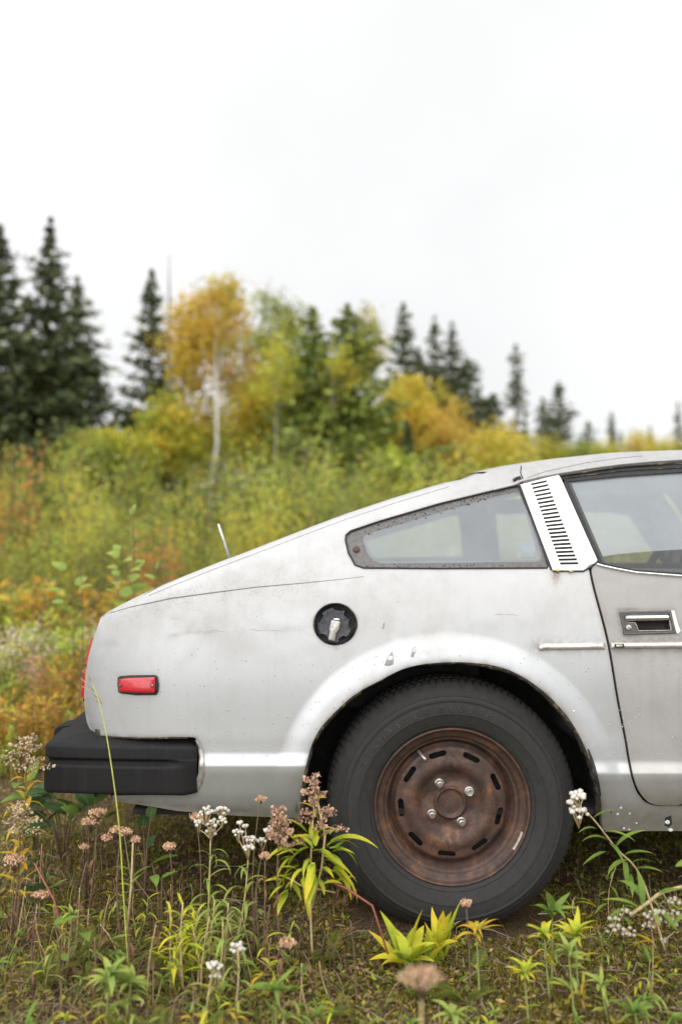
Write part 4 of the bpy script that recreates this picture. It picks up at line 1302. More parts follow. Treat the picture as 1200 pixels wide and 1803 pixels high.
def crown_obj(name, c, d, w, L, Wd, cols, mat, parent, origin):
    V, F = cards(c, d, w, L, Wd)
    me = mesh_from(name, V, F, mat, False, np.repeat(cols, 4, 0))
    return link(name, me, parent, Vector((0, 0, 0)))

DARK = [(.032, .042, .020), (.044, .057, .024), (.058, .072, .028), (.084, .096, .036)]
MIDG = [(.10, .13, .03), (.15, .18, .036), (.20, .22, .04), (.07, .095, .025)]
def spruce(u, vt, dist, half_px, label, cols=DARK, dens=1.0, club=.5, thin=1.0, bare=.0, group=None, lean=0.0, pw=.85):
    x = (u - 600) / FPX * dist; Y = dist - DIST
    z0 = float(gh(x, Y)); ztop = CAMH + (HORIZON - vt) / FPX * dist
    h = ztop - z0; Rm = half_px / FPX * dist
    t = thing('spruce', label, 'tree', (x, Y, z0), group)
    m = MB(); nz = 7
    m.tube([(lean * (k / nz) ** 2, 0, h * k / nz * .985) for k in range(nz + 1)], np.linspace(.012 * h + .02, .008, nz + 1), 7)
    m.build('trunk', M['bark_grey'], t, True, False, Vector((0, 0, 0)))
    C = []; D = []; W = []; LL = []
    z = h * .04
    while z < h * .985:
        f = z / h
        rad = Rm * 2.0 * max(.03, (1 - f) ** pw) * (1.0 if f < .86 else 1.0)
        if club and f > .86: rad = max(rad, Rm * .17 * club * max(.12, 1.0 - abs(f - .925) * 13))
        if f > .80: rad *= .75 + .5 * rng.random()
        if f > .95: rad *= max(.12, (1 - f) / .05)
        nb = int(rng.integers(4, 8)); a0 = rng.random() * 6.28
        for k in range(nb):
            if rng.random() < bare * (f < .75): continue
            az = a0 + k * 6.283 / nb + rng.normal() * .3
            Lb = rad * rng.uniform(.55, 1.15)
            if rng.random() < .08: Lb *= 1.35
            n = max(4, int(dens * (8 + Lb * 46)))
            s = rng.random(n) ** .75
            droop = -.42 + .55 * s
            px = np.cos(az) * s * Lb; py = np.sin(az) * s * Lb; pz = z + s * Lb * droop * .9 + rng.normal(size=n) * .03
            spread = (.03 + .09 * s * min(1, Lb)) * (1 if f < .93 else .5)
            c = np.stack([px + rng.normal(size=n) * spread + lean * f * f, py + rng.normal(size=n) * spread, pz], 1)
            dd = np.stack([np.cos(az) + rng.normal(size=n) * .5, np.sin(az) + rng.normal(size=n) * .5, -.25 + rng.normal(size=n) * .35], 1)
            C.append(c); D.append(dd); LL.append(rng.uniform(.11, .24, n) * (.6 + .5 * min(1, Lb)))
        z += h * rng.uniform(.014, .026) * (1.15 if h < 7 else 1)
    C = np.concatenate(C); D = np.concatenate(D); D /= np.linalg.norm(D, axis=1)[:, None]; LL = np.concatenate(LL)
    r = rng.normal(size=C.shape); W = np.cross(D, r); W /= np.linalg.norm(W, axis=1)[:, None]
    crown_obj('crown', C, D, W, LL, LL * .42 * thin, palette(len(C), cols, .25), M['needle'], t, None)
    return t

GOLD = [(.62, .36, .025), (.66, .42, .04), (.50, .28, .02), (.58, .38, .05)]
GOLD = [(.80, .64, .09), (.80, .68, .12), (.80, .58, .07), (.78, .64, .14)]
ORNG = [(.60, .27, .03), (.55, .30, .05), (.50, .22, .03), (.62, .36, .06)]
OLIVE = [(.28, .28, .04), (.35, .32, .045), (.22, .24, .04), (.42, .35, .05)]
LIMEC = [(.34, .36, .055), (.44, .42, .06), (.24, .28, .05), (.54, .45, .06)]
WILLOW = [(.26, .32, .065), (.33, .38, .075), (.19, .25, .055), (.40, .42, .085), (.47, .43, .07)]
def broadleaf(u, vt, dist, vc, hw, hh, label, cols, name='birch_tree', trunk_px=8, bark='bark_pale', n=2600, leaf=.085, du=0, group=None, fork=.5, clumps=70, cl=.28):
    """crown centred at row vc, half width hw and half height hh in pixels; trunk from the ground at u+du"""
    s = dist / FPX
    x = (u + du - 600) * s; Y = dist - DIST; z0 = float(gh(x, Y))
    t = thing(name, label, 'tree', (x, Y, z0), group)
    cz = CAMH + (HORIZON - vc) * s - z0; ztop = CAMH + (HORIZON - vt) * s - z0
    cx = -du * s; a, b_ = hw * s, hh * s
    m = MB(); tr = trunk_px * s * .5
    base = [np.array([cx * (k / 6) ** 1.4, 0, ztop * .97 * k / 6]) + (np.array([rng.normal() * .05, rng.normal() * .05, 0]) if 0 < k < 6 else 0) for k in range(7)]
    m.tube(base, np.linspace(tr, tr * .12, 7), 8)
    cent = []
    while len(cent) < clumps:
        q = rng.uniform(-1.15, 1.15, 3)
        if np.linalg.norm(q) > rng.uniform(.75, 1.2) or np.linalg.norm(q) < rng.uniform(0, .55): continue
        cent.append(np.array([cx + q[0] * a * (1.0 - .25 * max(0, q[2])), q[1] * a, cz + q[2] * b_]))
    for c in cent[::5]:
        f = np.clip((c[2] - .35 * b_ - rng.random() * b_ * .4) / ztop, .1, .95)
        p0 = np.array([cx * f ** 1.4, 0, ztop * .97 * f])
        mid = (p0 + c) / 2 + np.array([0, 0, .12 * b_ * rng.random()])
        m.tube([p0, mid, c], [tr * .32 * (1 - f * .6), tr * .2, .008], 5)
    m.build('trunk', M[bark], t, True, False, Vector((0, 0, 0)))
    n = int(n * 1.7)
    k = rng.integers(0, len(cent), n)
    C = np.array(cent)[k] + rng.normal(size=(n, 3)) * cl * np.array([1, 1, .8]) * min(1.0, a)
    D, W = rot_rand(n)
    base_c = palette(len(cent), cols, .2)[k] * (1 + rng.normal(size=(n, 1)) * .2)
    crown_obj('crown', C, D, W, leaf * rng.uniform(.7, 1.3, n), leaf * .75, base_c / np.maximum(1, base_c.max(1, keepdims=True) / .85), M['foliage'], t, None)
    return t

spruce(-10, 372, 16.0, 84, 'tall dark spruce standing half out of view past the clubbed spruce', dens=1.1)
spruce(80, 366, 16.4, 96, 'tall dark spruce with a clubbed tip and full dense skirts', dens=1.35, club=.75, pw=1.0)
spruce(130, 476, 18.5, 75, 'dark spruce close behind the tall clubbed spruce with a lower tip', dens=1.1)
spruce(40, 560, 19.5, 80, 'lower dark spruce filling the gap between the two tallest spruces')
spruce(262, 458, 18.0, 66, 'sparse ragged spruce with a bent tip beside the dead grey trunk', dens=1.0, club=1.1, bare=.08, pw=.9)
# dead snag
s_ = 17.5 / FPX
sx, sy = (293 - 600) * s_, 17.5 - DIST; sz = float(gh(sx, sy))
snag = thing('dead_tree', 'thin bare grey dead trunk standing among yellow birches', 'tree', (sx, sy, sz))
m = MB(); hh_ = CAMH + (HORIZON - 440) * s_ - sz
m.tube([(0, 0, 0), (.02, 0, hh_ * .3), (-.01, 0, hh_ * .6), (.01, 0, hh_ * .85), (0, 0, hh_)], [.085, .075, .05, .025, .008], 8)
m.build('trunk', M['bark_grey'], snag, True, False, Z0)
for k in range(16):
    m = MB(); zz = hh_ * rng.uniform(.35, .95); az = rng.random() * 6.28; l = rng.uniform(.15, .5) * (1.1 - zz / hh_)
    m.tube([(0, 0, zz), (math.cos(az) * l, math.sin(az) * l, zz - .1 * l)], [.012, .004], 5); m.build('twig', M['bark_grey'], snag, True, False, Z0)
broadleaf(343, 522, 17.0, 596, 50, 74, 'orange gold birch with the brightest crown beside the dead trunk', [(.80, .60, .08), (.80, .65, .12), (.80, .54, .07)], trunk_px=7, bark='bark_pale', n=1900, du=-10, leaf=.09)
broadleaf(320, 600, 18.5, 720, 60, 110, 'thin yellow birch with loose low leaves under the orange gold crown', [(.50, .36, .05), (.46, .26, .05), (.30, .27, .05)], trunk_px=6, bark='bark_grey', n=1500, leaf=.09)
broadleaf(392, 492, 16.6, 552, 46, 66, 'forked white barked birch with a thin olive top', [(.44, .36, .06), (.52, .40, .06), (.34, .33, .06), (.54, .34, .07)], trunk_px=13, bark='bark_white', n=1300, du=-24, leaf=.08)
broadleaf(420, 640, 18.8, 660, 42, 60, 'small russet leaved birch behind the white trunk', [(.36, .22, .06), (.30, .26, .05), (.42, .26, .06)], n=900, trunk_px=5)
broadleaf(482, 505, 19.5, 600, 48, 100, 'airy pale green aspen with sky showing through its top', [(.22, .25, .06), (.28, .28, .06), (.18, .21, .05)], 'aspen_tree', 9, 'bark_pale', 2600, .085, du=-8)
broadleaf(600, 600, 15.4, 660, 30, 50, 'pale leaning aspen trunk with few leaves before the broad green spruce', OLIVE, 'aspen_tree', 7, 'bark_pale', 480, .08, du=-45)
broadleaf(488, 560, 15.6, 650, 34, 60, 'slim pale trunked aspen before the yellow green bushes', LIMEC, 'aspen_tree', 6, 'bark_pale', 520, .08, du=-6)
broadleaf(512, 640, 17.4, 712, 60, 85, 'bushy yellow green aspen in front of the twin green spruces', LIMEC, 'aspen_tree', 8, 'bark_pale', 3600, .085)
broadleaf(440, 690, 17.4, 745, 60, 70, 'low yellow green birch beside the white trunk', LIMEC + [(.45, .33, .04)], 'birch_tree', 6, 'bark_pale', 2600, .085)
spruce(550, 528, 16.2, 66, 'slim yellow green spruce between the aspens', cols=MIDG, dens=1.2, pw=.7)
spruce(612, 526, 16.0, 96, 'broad green spruce with dark lower boughs behind the leaning pale trunk', cols=MIDG, dens=1.4, pw=.75)
broadleaf(646, 545, 16.2, 600, 30, 60, 'thin green aspen top leaning out over the broad green spruce', OLIVE, 'aspen_tree', 8, 'bark_pale', 700, .08, du=-75)
spruce(585, 690, 17.5, 60, 'short dark spruce in shade under the aspens', dens=1.0)
spruce(652, 720, 17.6, 50, 'short dark green spruce at the edge of the golden aspen', cols=DARK, dens=1.1)
spruce(711, 520, 23, 54, 'dark spruce with a thick club top above the golden aspen', dens=1.1, club=1.2, pw=.8)
spruce(738, 600, 24, 42, 'small dark spruce tucked beside the thick club topped spruce')
spruce(766, 548, 25, 44, 'narrow dark spruce rising above the orange aspen', club=1.0, pw=.8)
spruce(797, 550, 25.5, 44, 'narrow dark spruce with the tallest tip of the pair above the orange aspen', club=1.0, pw=.8)
spruce(824, 622, 24, 56, 'ragged dark spruce on the far edge of the orange aspen', pw=.7)
spruce(846, 690, 26, 46, 'low dark spruce behind the ragged spruce')
spruce(868, 685, 26, 44, 'pointed dark spruce above the yellow bush', pw=.75)
spruce(718, 738, 15.5, 26, 'little dark spruce standing in front of the golden aspen', dens=1.0)
broadleaf(715, 655, 19.0, 728, 42, 78, 'golden yellow aspen with a pointed crown', [(.80, .66, .09), (.80, .70, .13), (.80, .60, .07)], 'aspen_tree', 7, 'bark_pale', 3200, .09)
broadleaf(752, 715, 18.6, 765, 34, 50, 'golden aspen sapling joining the golden and orange crowns', GOLD, 'aspen_tree', 5, 'bark_pale', 1300, .09)
broadleaf(795, 712, 18.2, 775, 36, 66, 'orange leaved aspen with gaps in its crown', [(.80, .55, .11), (.80, .60, .15), (.80, .62, .14)], 'aspen_tree', 6, 'bark_grey', 1300, .09)
broadleaf(880, 768, 17.0, 810, 52, 46, 'low yellow birch bush above the roof line', GOLD + LIMEC[:2], 'birch_bush', 5, 'bark_grey', 2200, .085)
spruce(911, 596, 32, 21, 'very slender tall spruce alone above the roof', club=1.0, dens=.8, pw=.5, bare=.2)
spruce(926, 715, 33, 13, 'thin broken spruce beside the slender tall spruce', bare=.5, dens=.7)
spruce(957, 690, 34, 17, 'half dead wispy spruce before the full roofline spruce', bare=.5, dens=.7, pw=.5)
spruce(986, 666, 33, 34, 'full dark spruce standing highest between two wispy ones', pw=.65)
spruce(968, 760, 34, 25, 'short dark spruce at the foot of the full roofline spruce')
spruce(1037, 738, 35, 26, 'squat spruce with a flat skirt above the roof', pw=.6, cols=DARK + MIDG[:1])
spruce(1079, 722, 38, 14, 'thin spruce with a curled tip above the roof', pw=.6)
spruce(1096, 755, 38, 16, 'stubby dark spruce beside the thin curled spruce')
broadleaf(1128, 760, 36, 782, 26, 22, 'small yellow birch between two spruces above the roof', GOLD + OLIVE[:1], 'birch_tree', 4, 'bark_grey', 700, .11)
spruce(1147, 745, 38, 13, 'narrow spruce past the small yellow birch')
spruce(1197, 705, 38, 20, 'spruce at the edge of view above the windscreen')
for k, (u, vt) in enumerate(((1240, 720), (1300, 690), (1370, 740), (-70, 420), (-130, 470), (-200, 400), (1450, 700))):
    spruce(u, vt, 30 if u > 0 else 18, 24 if u > 0 else 80, 'dark spruce in the forest edge outside the picture', group='spruces beyond the picture')

for (u, vt, d, vc, hw, hh, lab, cols, nn) in (
    (212, 745, 15.2, 812, 46, 48, 'dense yellow green birch filling the gap under the sparse ragged spruce', LIMEC + OLIVE[:1], 2600),
    (300, 700, 16.4, 775, 50, 74, 'low golden green birch around the foot of the dead trunk', LIMEC + [(.46, .34, .04)], 2300),
    (368, 740, 19.6, 790, 46, 60, 'shaded olive birch behind the white barked trunk', OLIVE, 1800),
    (470, 660, 20.5, 745, 60, 88, 'olive aspen crown filling in behind the airy pale aspen', OLIVE + LIMEC[:1], 2800),
    (545, 735, 16.6, 790, 56, 60, 'low leafy aspen under the slim yellow green spruce', LIMEC, 2200),
    (640, 765, 15.8, 815, 52, 50, 'low green birch below the broad green spruce', [(.17, .21, .04), (.23, .26, .05), (.13, .17, .04)], 1900),
    (150, 768, 14.6, 815, 46, 44, 'green birch bush at the skirts of the tall dark spruces', [(.17, .21, .04), (.23, .26, .05), (.30, .29, .05)], 1700),
    (690, 800, 14.2, 840, 40, 44, 'bright green birch bush in front of the little dark spruce', [(.22, .27, .05), (.28, .31, .05)], 1500)):
    broadleaf(u, vt, d, vc, hw, hh, lab, cols, 'birch_tree', 5, 'bark_grey', nn, .085, clumps=90)

for (u, vt, d, vc, hw, hh, lab, cols, nn) in (
    (950, 772, 30, 800, 40, 30, 'low olive green bushes of birch under the wispy spruces', OLIVE, 900),
    (1010, 785, 31, 806, 36, 24, 'low green birch between the full spruce and the squat spruce', [(.17, .21, .05), (.24, .26, .06)], 700),
    (1065, 782, 32, 806, 34, 24, 'low yellowing birch before the thin curled spruce', LIMEC, 600),
    (1175, 778, 32, 804, 36, 26, 'low olive birch between the narrow spruce and the edge of view', OLIVE, 700),
    (775, 690, 24, 735, 30, 50, 'dull olive birch among the dark spruces over the orange aspen', OLIVE, 800)):
    broadleaf(u, vt, d, vc, hw, hh, lab, cols, 'birch_tree', 4, 'bark_grey', nn, .12, clumps=50)

# a far, dense forest edge behind the trees that can be told apart
n = 26000
th_ = rng.uniform(-1.05, 1.05, n); rr = rng.uniform(44, 75, n)
hh2 = rng.uniform(0, 1, n) ** 1.1 * (4.6 + 3.4 * np.abs(vnoise(th_ * 26, th_ * 0, 3)) + 2.6 * np.abs(vnoise(th_ * 90, th_ * 0, 4))) * (1 - .22 * sst((th_ - .12) / .1))
C = np.stack([np.sin(th_) * rr, np.cos(th_) * rr - DIST, hh2 * 1.1], 1)
D, W = rot_rand(n)
V, F = cards(C, D, W, rng.uniform(.5, .9, n), .45)
fo = link('far_forest', mesh_from('far_forest', V, F, M['foliage'], False, np.repeat(palette(n, DARK + MIDG + OLIVE[:1]), 4, 0)))
tag(fo, 'far mixed forest edge closing the clearing', 'forest', kind='stuff')

# ------------------------------------------------------------------ shrubs
def shrub_mesh(h, r, n, cols, leaf=.055, stems=12, aspect=.36, up=.5):
    m = MB(); C = []; D = []
    for k in range(stems):
        az = rng.random() * 6.28; sp = r * rng.uniform(.25, 1.0); hk = h * rng.uniform(.65, 1.0)
        tip = np.array([math.cos(az) * sp, math.sin(az) * sp, hk])
        mid = np.array([math.cos(az) * sp * .35, math.sin(az) * sp * .35, hk * .5])
        p0 = np.array([math.cos(az) * .06, math.sin(az) * .06, 0.])
        ts = np.linspace(0, 1, 7)[:, None]
        cur = p0 * (1 - ts) ** 2 + 2 * mid * ts * (1 - ts) + tip * ts ** 2
        m.tube(cur, np.linspace(.012, .003, 7), 4)
        nk = n // stems
        t = rng.random(nk) ** .7
        base = (p0 * ((1 - t) ** 2)[:, None] + 2 * mid * (t * (1 - t))[:, None] + tip * (t ** 2)[:, None])
        off = rng.normal(size=(nk, 3)) * (.04 + .09 * r * (1 - .5 * t))[:, None]
        C.append(base + off); d = off / (np.linalg.norm(off, axis=1)[:, None] + 1e-6) + rng.normal(size=(nk, 3)) * .5; d[:, 2] += up; D.append(d)
    C = np.concatenate(C); C[:, 2] = np.maximum(C[:, 2], .03); D = np.concatenate(D); D /= np.linalg.norm(D, axis=1)[:, None]
    W = np.cross(D, rng.normal(size=D.shape)); W /= np.linalg.norm(W, axis=1)[:, None]
    L = leaf * rng.uniform(.7, 1.35, len(C))
    V, F = cards(C, D, W, L, L * aspect)
    zf = (C[:, 2] / h)
    c = palette(len(C), cols, .2)
    return m.mesh('stem', M['stem_brown']), mesh_from('foliage', V, F, M['foliage'], False, np.repeat(c, 4, 0))
def place_shrub(mesh, x, y, sc, rz, label, group, name='shrub', cat='shrub', zs=1.0):
    t = thing(name, label, cat, (x, y, float(gh(x, y))), group)
    for nm, me in zip(('stem', 'foliage'), mesh):
        o = bpy.data.objects.new(nm, me); COL.objects.link(o); o.parent = t
    t.rotation_euler = (0, 0, rz); t.scale = (sc, sc, sc * zs)
    return t
SH_G = [shrub_mesh(1.9, .75, 2100, np.array(WILLOW) * q) for q in (.50, .85, 1.1, 1.38, .70)]
SH_Y = [shrub_mesh(1.7, .7, 2000, [(.37, .38, .07), (.46, .42, .07), (.30, .34, .065), (.52, .41, .06)]) for _ in range(2)]
SH_D = [shrub_mesh(1.6, .7, 1900, [(.13, .16, .045), (.18, .21, .05), (.25, .26, .055), (.09, .11, .035)]) for _ in range(2)]
SH_O = [shrub_mesh(1.5, .38, 1000, [(.46, .19, .06), (.50, .26, .07), (.34, .18, .06)]) for _ in range(2)]
TOPV = np.array([(-200, 800), (0, 858), (45, 840), (75, 795), (110, 775), (160, 785), (200, 830), (250, 845), (300, 850), (350, 835), (430, 805), (500, 800), (560, 790), (610, 815), (660, 850), (700, 815), (740, 845), (800, 850), (860, 830), (1000, 840), (1400, 850)], float)
SL = {'g': 'grey green willow shrub', 'y': 'yellowing willow shrub', 'd': 'deep green shrub'}
ZN = [(-999, 'out past the rusty orange shrub'), (0, 'below the two tallest dark spruces'), (105, 'under the low tipped spruce'), (200, 'below the bent tipped sparse spruce'), (280, 'below the dead grey trunk'), (345, 'in front of the white birch trunk'),
      (420, 'below the airy pale aspen'), (500, 'below the slim yellow green spruce'), (570, 'below the broad green spruce'), (660, 'below the golden aspen'), (740, 'below the orange aspen'), (830, 'beside the yellow bush'), (930, 'beyond the car roof'), (1060, 'beyond the door window'), (1200, 'past the windscreen')]
def szone(u): return [z for a, z in ZN if u >= a][-1]
k = 0
for row, (dist, dv, step) in enumerate(((11.6, 0, 56), (10.0, 34, 58), (8.6, 78, 62), (7.4, 130, 70))):
    u = -150 + row * 17
    while u < (1330 if row < 2 else 760):
        uu = u + rng.uniform(-16, 16); d2 = dist + rng.uniform(-.5, .5)
        vt = np.interp(uu, TOPV[:, 0], TOPV[:, 1]) + dv + rng.uniform(-14, 26)
        x = (uu - 600) / FPX * d2; y = d2 - DIST
        h = CAMH + (HORIZON - vt) / FPX * d2 - float(gh(x, y))
        kind = rng.choice(['g', 'y', 'd'], p=[.58, .13, .29])
        S, hm = {'g': (SH_G, 1.9), 'y': (SH_Y, 1.7), 'd': (SH_D, 1.6)}[kind]
        place_shrub(S[k % len(S)], x, y, h / hm * 1.13, rng.random() * 6.28, SL[kind] + (' in the back row ', ' in the second row ', ' in the third row ', ' in the front row ')[row] + szone(uu), {'g': 'grey green thicket shrubs', 'y': 'yellowing thicket shrubs', 'd': 'deep green thicket shrubs'}[kind])
        k += 1; u += step
def at_shrub(u, vt, dist, S, hm, label, sc_r=1.0, name='shrub', cat='shrub'):
    x = (u - 600) / FPX * dist; y = dist - DIST
    h = CAMH + (HORIZON - vt) / FPX * dist - float(gh(x, y))
    return place_shrub(S, x, y, h / hm * sc_r, rng.random() * 6.28, label, None, name, cat, 1 / sc_r)
at_shrub(6, 768, 8.9, SH_O[0], 1.5, 'rusty orange shrub in front of the tallest dark spruces', .9)
at_shrub(272, 925, 6.6, SH_O[1], 1.5, 'orange red shrub behind the tall sapling', .8)

# ------------------------------------------------------------------ meadow on the far side of the car
def herb_mesh(h, n, cols, leaf, aspect, plume=None, pl_n=160, pl_size=.014, pl_len=.3, pl_w=.07, stems=4, spread=.12):
    m = MB(); C = []; D = []; PC = []
    for k in range(stems):
        az = rng.random() * 6.28; a = spread * rng.uniform(.3, 1); hk = h * rng.uniform(.75, 1.0)
        p0 = np.array([math.cos(az) * a * .4, math.sin(az) * a * .4, 0]); p1 = np.array([math.cos(az) * a, math.sin(az) * a, hk])
        m.tube([p0, (p0 + p1) / 2 + rng.normal(size=3) * .02, p1], [.004, .003, .0015], 4)
        nk = n // stems; t = rng.uniform(.05, .95, nk)
        az2 = rng.random(nk) * 6.28
        d = np.stack([np.cos(az2), np.sin(az2), rng.uniform(-.2, .9, nk)], 1)
        C.append(p0 + (p1 - p0) * t[:, None] + d * leaf * .5); D.append(d)
        if plume is not None:
            q = rng.normal(size=(pl_n, 3)) * np.array([pl_w, pl_w, pl_len * .33]) * np.array([1, 1, 1]); PC.append(p1 + q - np.array([0, 0, pl_len * .2]))
    C = np.concatenate(C); D = np.concatenate(D); D /= np.linalg.norm(D, axis=1)[:, None]
    W = np.cross(D, np.array([0, 0, 1.]) + rng.normal(size=D.shape) * .4); W /= np.linalg.norm(W, axis=1)[:, None]
    L = leaf * rng.uniform(.6, 1.3, len(C))
    V, F = cards(C, D, W, L, L * aspect)
    out = [m.mesh('stem', M['stem_brown']), mesh_from('foliage', V, F, M['foliage'], False, np.repeat(palette(len(C), cols, .2), 4, 0))]
    if plume is not None:
        PC = np.concatenate(PC); d, w = rot_rand(len(PC)); V, F = cards(PC, d, w, pl_size * rng.uniform(.7, 1.5, len(PC)), pl_size * .7)
        out.append(mesh_from('seed_head', V, F, M['plume'], False, np.repeat(palette(len(PC), plume, .2), 4, 0)))
    return out
HB = {
 'rust': ([herb_mesh(.95, 150, [(.36, .30, .06), (.48, .31, .06), (.28, .27, .06)], .075, .24, [(.30, .17, .10), (.24, .13, .08), (.38, .23, .15)], 130, .018) for _ in range(3)], 'goldenrod_plant', 'dried goldenrod with russet plumes', 'russet goldenrod in the meadow'),
 'gold': ([herb_mesh(.60, 210, [(.50, .31, .045), (.42, .23, .045), (.52, .38, .06), (.27, .26, .05), (.32, .19, .07)], .065, .30) for _ in range(3)], 'fireweed_plant', 'golden leaved fireweed', 'golden fireweed in the meadow'),
 'fluff': ([herb_mesh(.85, 90, [(.28, .34, .09), (.36, .40, .11)], .07, .18, [(.40, .35, .28), (.34, .30, .22), (.44, .36, .30)], 55, .022, .20, .08) for _ in range(2)], 'everlasting_plant', 'pale fluffy headed plant', 'pale fluffy plants in the meadow'),
 'green': ([herb_mesh(.8, 190, [(.25, .33, .06), (.34, .40, .075), (.44, .44, .07), (.19, .26, .06)], .085, .36) for _ in range(3)], 'leafy_plant', 'green leafy meadow plant', 'green leafy plants in the meadow'),
}
def mzone(u, d):
    a = 'close to the bumper' if d < 4.3 else ('a step behind the tail' if d < 5.0 else ('well behind the tail' if d < 5.8 else 'at the foot of the shrubs'))
    b_ = 'far out from the car' if u < 20 else ('just out from the tail lamp' if u < 90 else ('in line with the tail lamp' if u < 160 else ('over the rear deck' if u < 330 else ('seen past the hatch' if u < 620 else 'beyond the cabin'))))
    return a + ' ' + b_
hm_ = {'rust': .95, 'gold': .6, 'fluff': .85, 'green': .8}
def herb(kind, u, vt, dist, wide=1.0):
    x = (u - 600) / FPX * dist; y = dist - DIST; z = float(gh(x, y))
    h = max(.15, CAMH + (HORIZON - vt) / FPX * dist - z)
    ms, nm, lab, grp = HB[kind]
    t = thing(nm, lab + ' ' + mzone(u, dist), 'plant', (x, y, z), grp)
    for pn, me in zip(('stem', 'foliage', 'seed_head'), ms[int(rng.integers(len(ms)))]):
        o = bpy.data.objects.new(pn, me); COL.objects.link(o); o.parent = t
        if pn == 'seed_head': o['kind'] = 'stuff'
    s = h / hm_[kind]; t.scale = (s * wide, s * wide, s); t.rotation_euler = (0, 0, rng.random() * 6.28)
for k in range(44):   # mixed green just below the shrubs
    herb('green' if rng.random() < .62 else 'gold', rng.uniform(-60, 330), rng.uniform(1000, 1075), rng.uniform(5.6, 6.8))
for k in range(7): herb('fluff', rng.uniform(-20, 95), rng.uniform(1095, 1165), rng.uniform(4.4, 5.0))
for k in range(2): herb('fluff', rng.uniform(120, 190), rng.uniform(1070, 1130), rng.uniform(4.6, 5.2))
for k in range(44): herb('green' if k % 4 else 'gold', rng.uniform(-40, 210), rng.uniform(1045, 1180), rng.uniform(4.6, 5.6))
for k in range(11): herb('rust', rng.uniform(-40, 190), rng.uniform(1120, 1230), rng.uniform(4.0, 5.0))
for k in range(34): herb('gold' if k % 3 else 'green', rng.uniform(-40, 190), rng.uniform(1135, 1220), rng.uniform(4.2, 4.8))
for k in range(56): herb('gold', rng.uniform(-60, 220), rng.uniform(1200, 1285), rng.uniform(3.7, 4.5))
for k in range(12): herb('green', rng.uniform(-50, 200), rng.uniform(1225, 1300), rng.uniform(3.6, 4.3), 1.1)
for k in range(26): herb('gold' if k % 3 else 'green', rng.uniform(150, 900), rng.uniform(1270, 1350), rng.uniform(5.2, 6.6))
for k in range(30): herb('green' if k % 3 else 'gold', rng.uniform(600, 1250), rng.uniform(960, 1040), rng.uniform(5.5, 7))

# ------------------------------------------------------------------ leaves as single pieces
def leaf_mesh(name, L, Wd, droop, fold, mat, nseg=8, shape='lance', tooth=0.0, twist=0.0):
    V = []; al = []; ed = []
    x, z, a = 0.0, 0.0, .25
    pts = []
    for i in range(nseg + 1):
        pts.append((x, z)); a_i = a - droop * (i / nseg)
        x += math.cos(a_i) * L / nseg; z += math.sin(a_i) * L / nseg
    for i, (px, pz) in enumerate(pts):
        t = i / nseg
        if shape == 'lance': w = (math.sin(math.pi * min(1, t * .96 + .04) ** .75)) ** .9
        elif shape == 'line': w = min(1, t * 7 + .25) * min(1, (1 - t) * 3.2) ** .8
        else: w = math.sin(math.pi * min(1, t * .97 + .03) ** .62) ** .75
        w = max(w, .03) * Wd * .5
        if tooth: w *= 1 + tooth * (1 if i % 2 else -1)
        tw = twist * t; py = .06 * L * math.sin(t * 3 + twist * 4) * t
        for s in (-1, 0, 1):
            V.append((px, py + s * w * math.cos(tw), pz + abs(s) * w * fold + s * w * math.sin(tw) * .6)); al.append(t); ed.append(abs(s))
    F = []
    for i in range(nseg):
        for s in (0, 1):
            b0 = i * 3 + s
            F.append((b0, b0 + 3, b0 + 4, b0 + 1))
    return mesh_from(name, V, F, mat, True, None, {'along': al, 'edge': ed})
LM = {}
def leafset(key, mat, specs, **kw):
    LM[key] = [leaf_mesh('leaf', L * random.uniform(.72, 1.15), W * random.uniform(.7, 1.1), d * random.uniform(.6, 1.5), f * random.uniform(.5, 1.5), M[mat], twist=random.uniform(-.9, .9), **kw) for L, W, d, f in specs for _ in range(2)]
leafset('lime', 'leaf_lime', [(.085, .023, 1.0, .35), (.075, .020, .6, .4), (.09, .022, 1.3, .3), (.07, .02, .8, .5)])
leafset('gold', 'leaf_gold', [(.065, .014, 1.0, .35), (.07, .013, .5, .4), (.06, .015, 1.4, .3)])
leafset('spear', 'leaf_lime', [(.085, .024, .5, .45), (.095, .026, .35, .45), (.075, .022, .9, .4)])
leafset('line', 'leaf_silver', [(.085, .0085, 1.9, .25), (.075, .008, 1.5, .25), (.095, .009, 2.2, .25), (.07, .0085, 1.1, .3)], shape='line')
leafset('lineyel', 'leaf_lime', [(.085, .0090, 1.7, .25), (.075, .0085, 1.3, .25), (.09, .0095, 2.1, .25)], shape='line')
leafset('whorl', 'leaf_lime', [(.055, .013, 1.0, .35), (.06, .014, .7, .35), (.05, .012, 1.3, .35)])
leafset('whorlg', 'leaf_green', [(.055, .014, 1.0, .35), (.06, .0145, .7, .35), (.05, .012, 1.3, .35)])
leafset('silver', 'leaf_silver', [(.055, .013, .9, .35), (.05, .014, .5, .35), (.06, .012, 1.2, .35)])
leafset('green', 'leaf_green', [(.07, .016, .9, .35), (.08, .017, 1.2, .3), (.065, .015, .6, .4)])
leafset('broad', 'leaf_dark', [(.085, .055, .6, .18), (.075, .05, .9, .22), (.09, .058, .4, .15)], nseg=12, shape='ov', tooth=.06)
leafset('broadl', 'leaf_green', [(.065, .042, .6, .2), (.06, .038, .9, .22), (.07, .042, .4, .18)], nseg=12, shape='ov', tooth=.07)
leafset('round', 'leaf_silver', [(.05, .036, .5, .2), (.055, .038, .8, .2)], nseg=8, shape='ov')
leafset('dead', 'leaf_brown', [(.06, .012, 2.6, .5), (.05, .014, 3.2, .6), (.07, .010, 2.2, .5)])
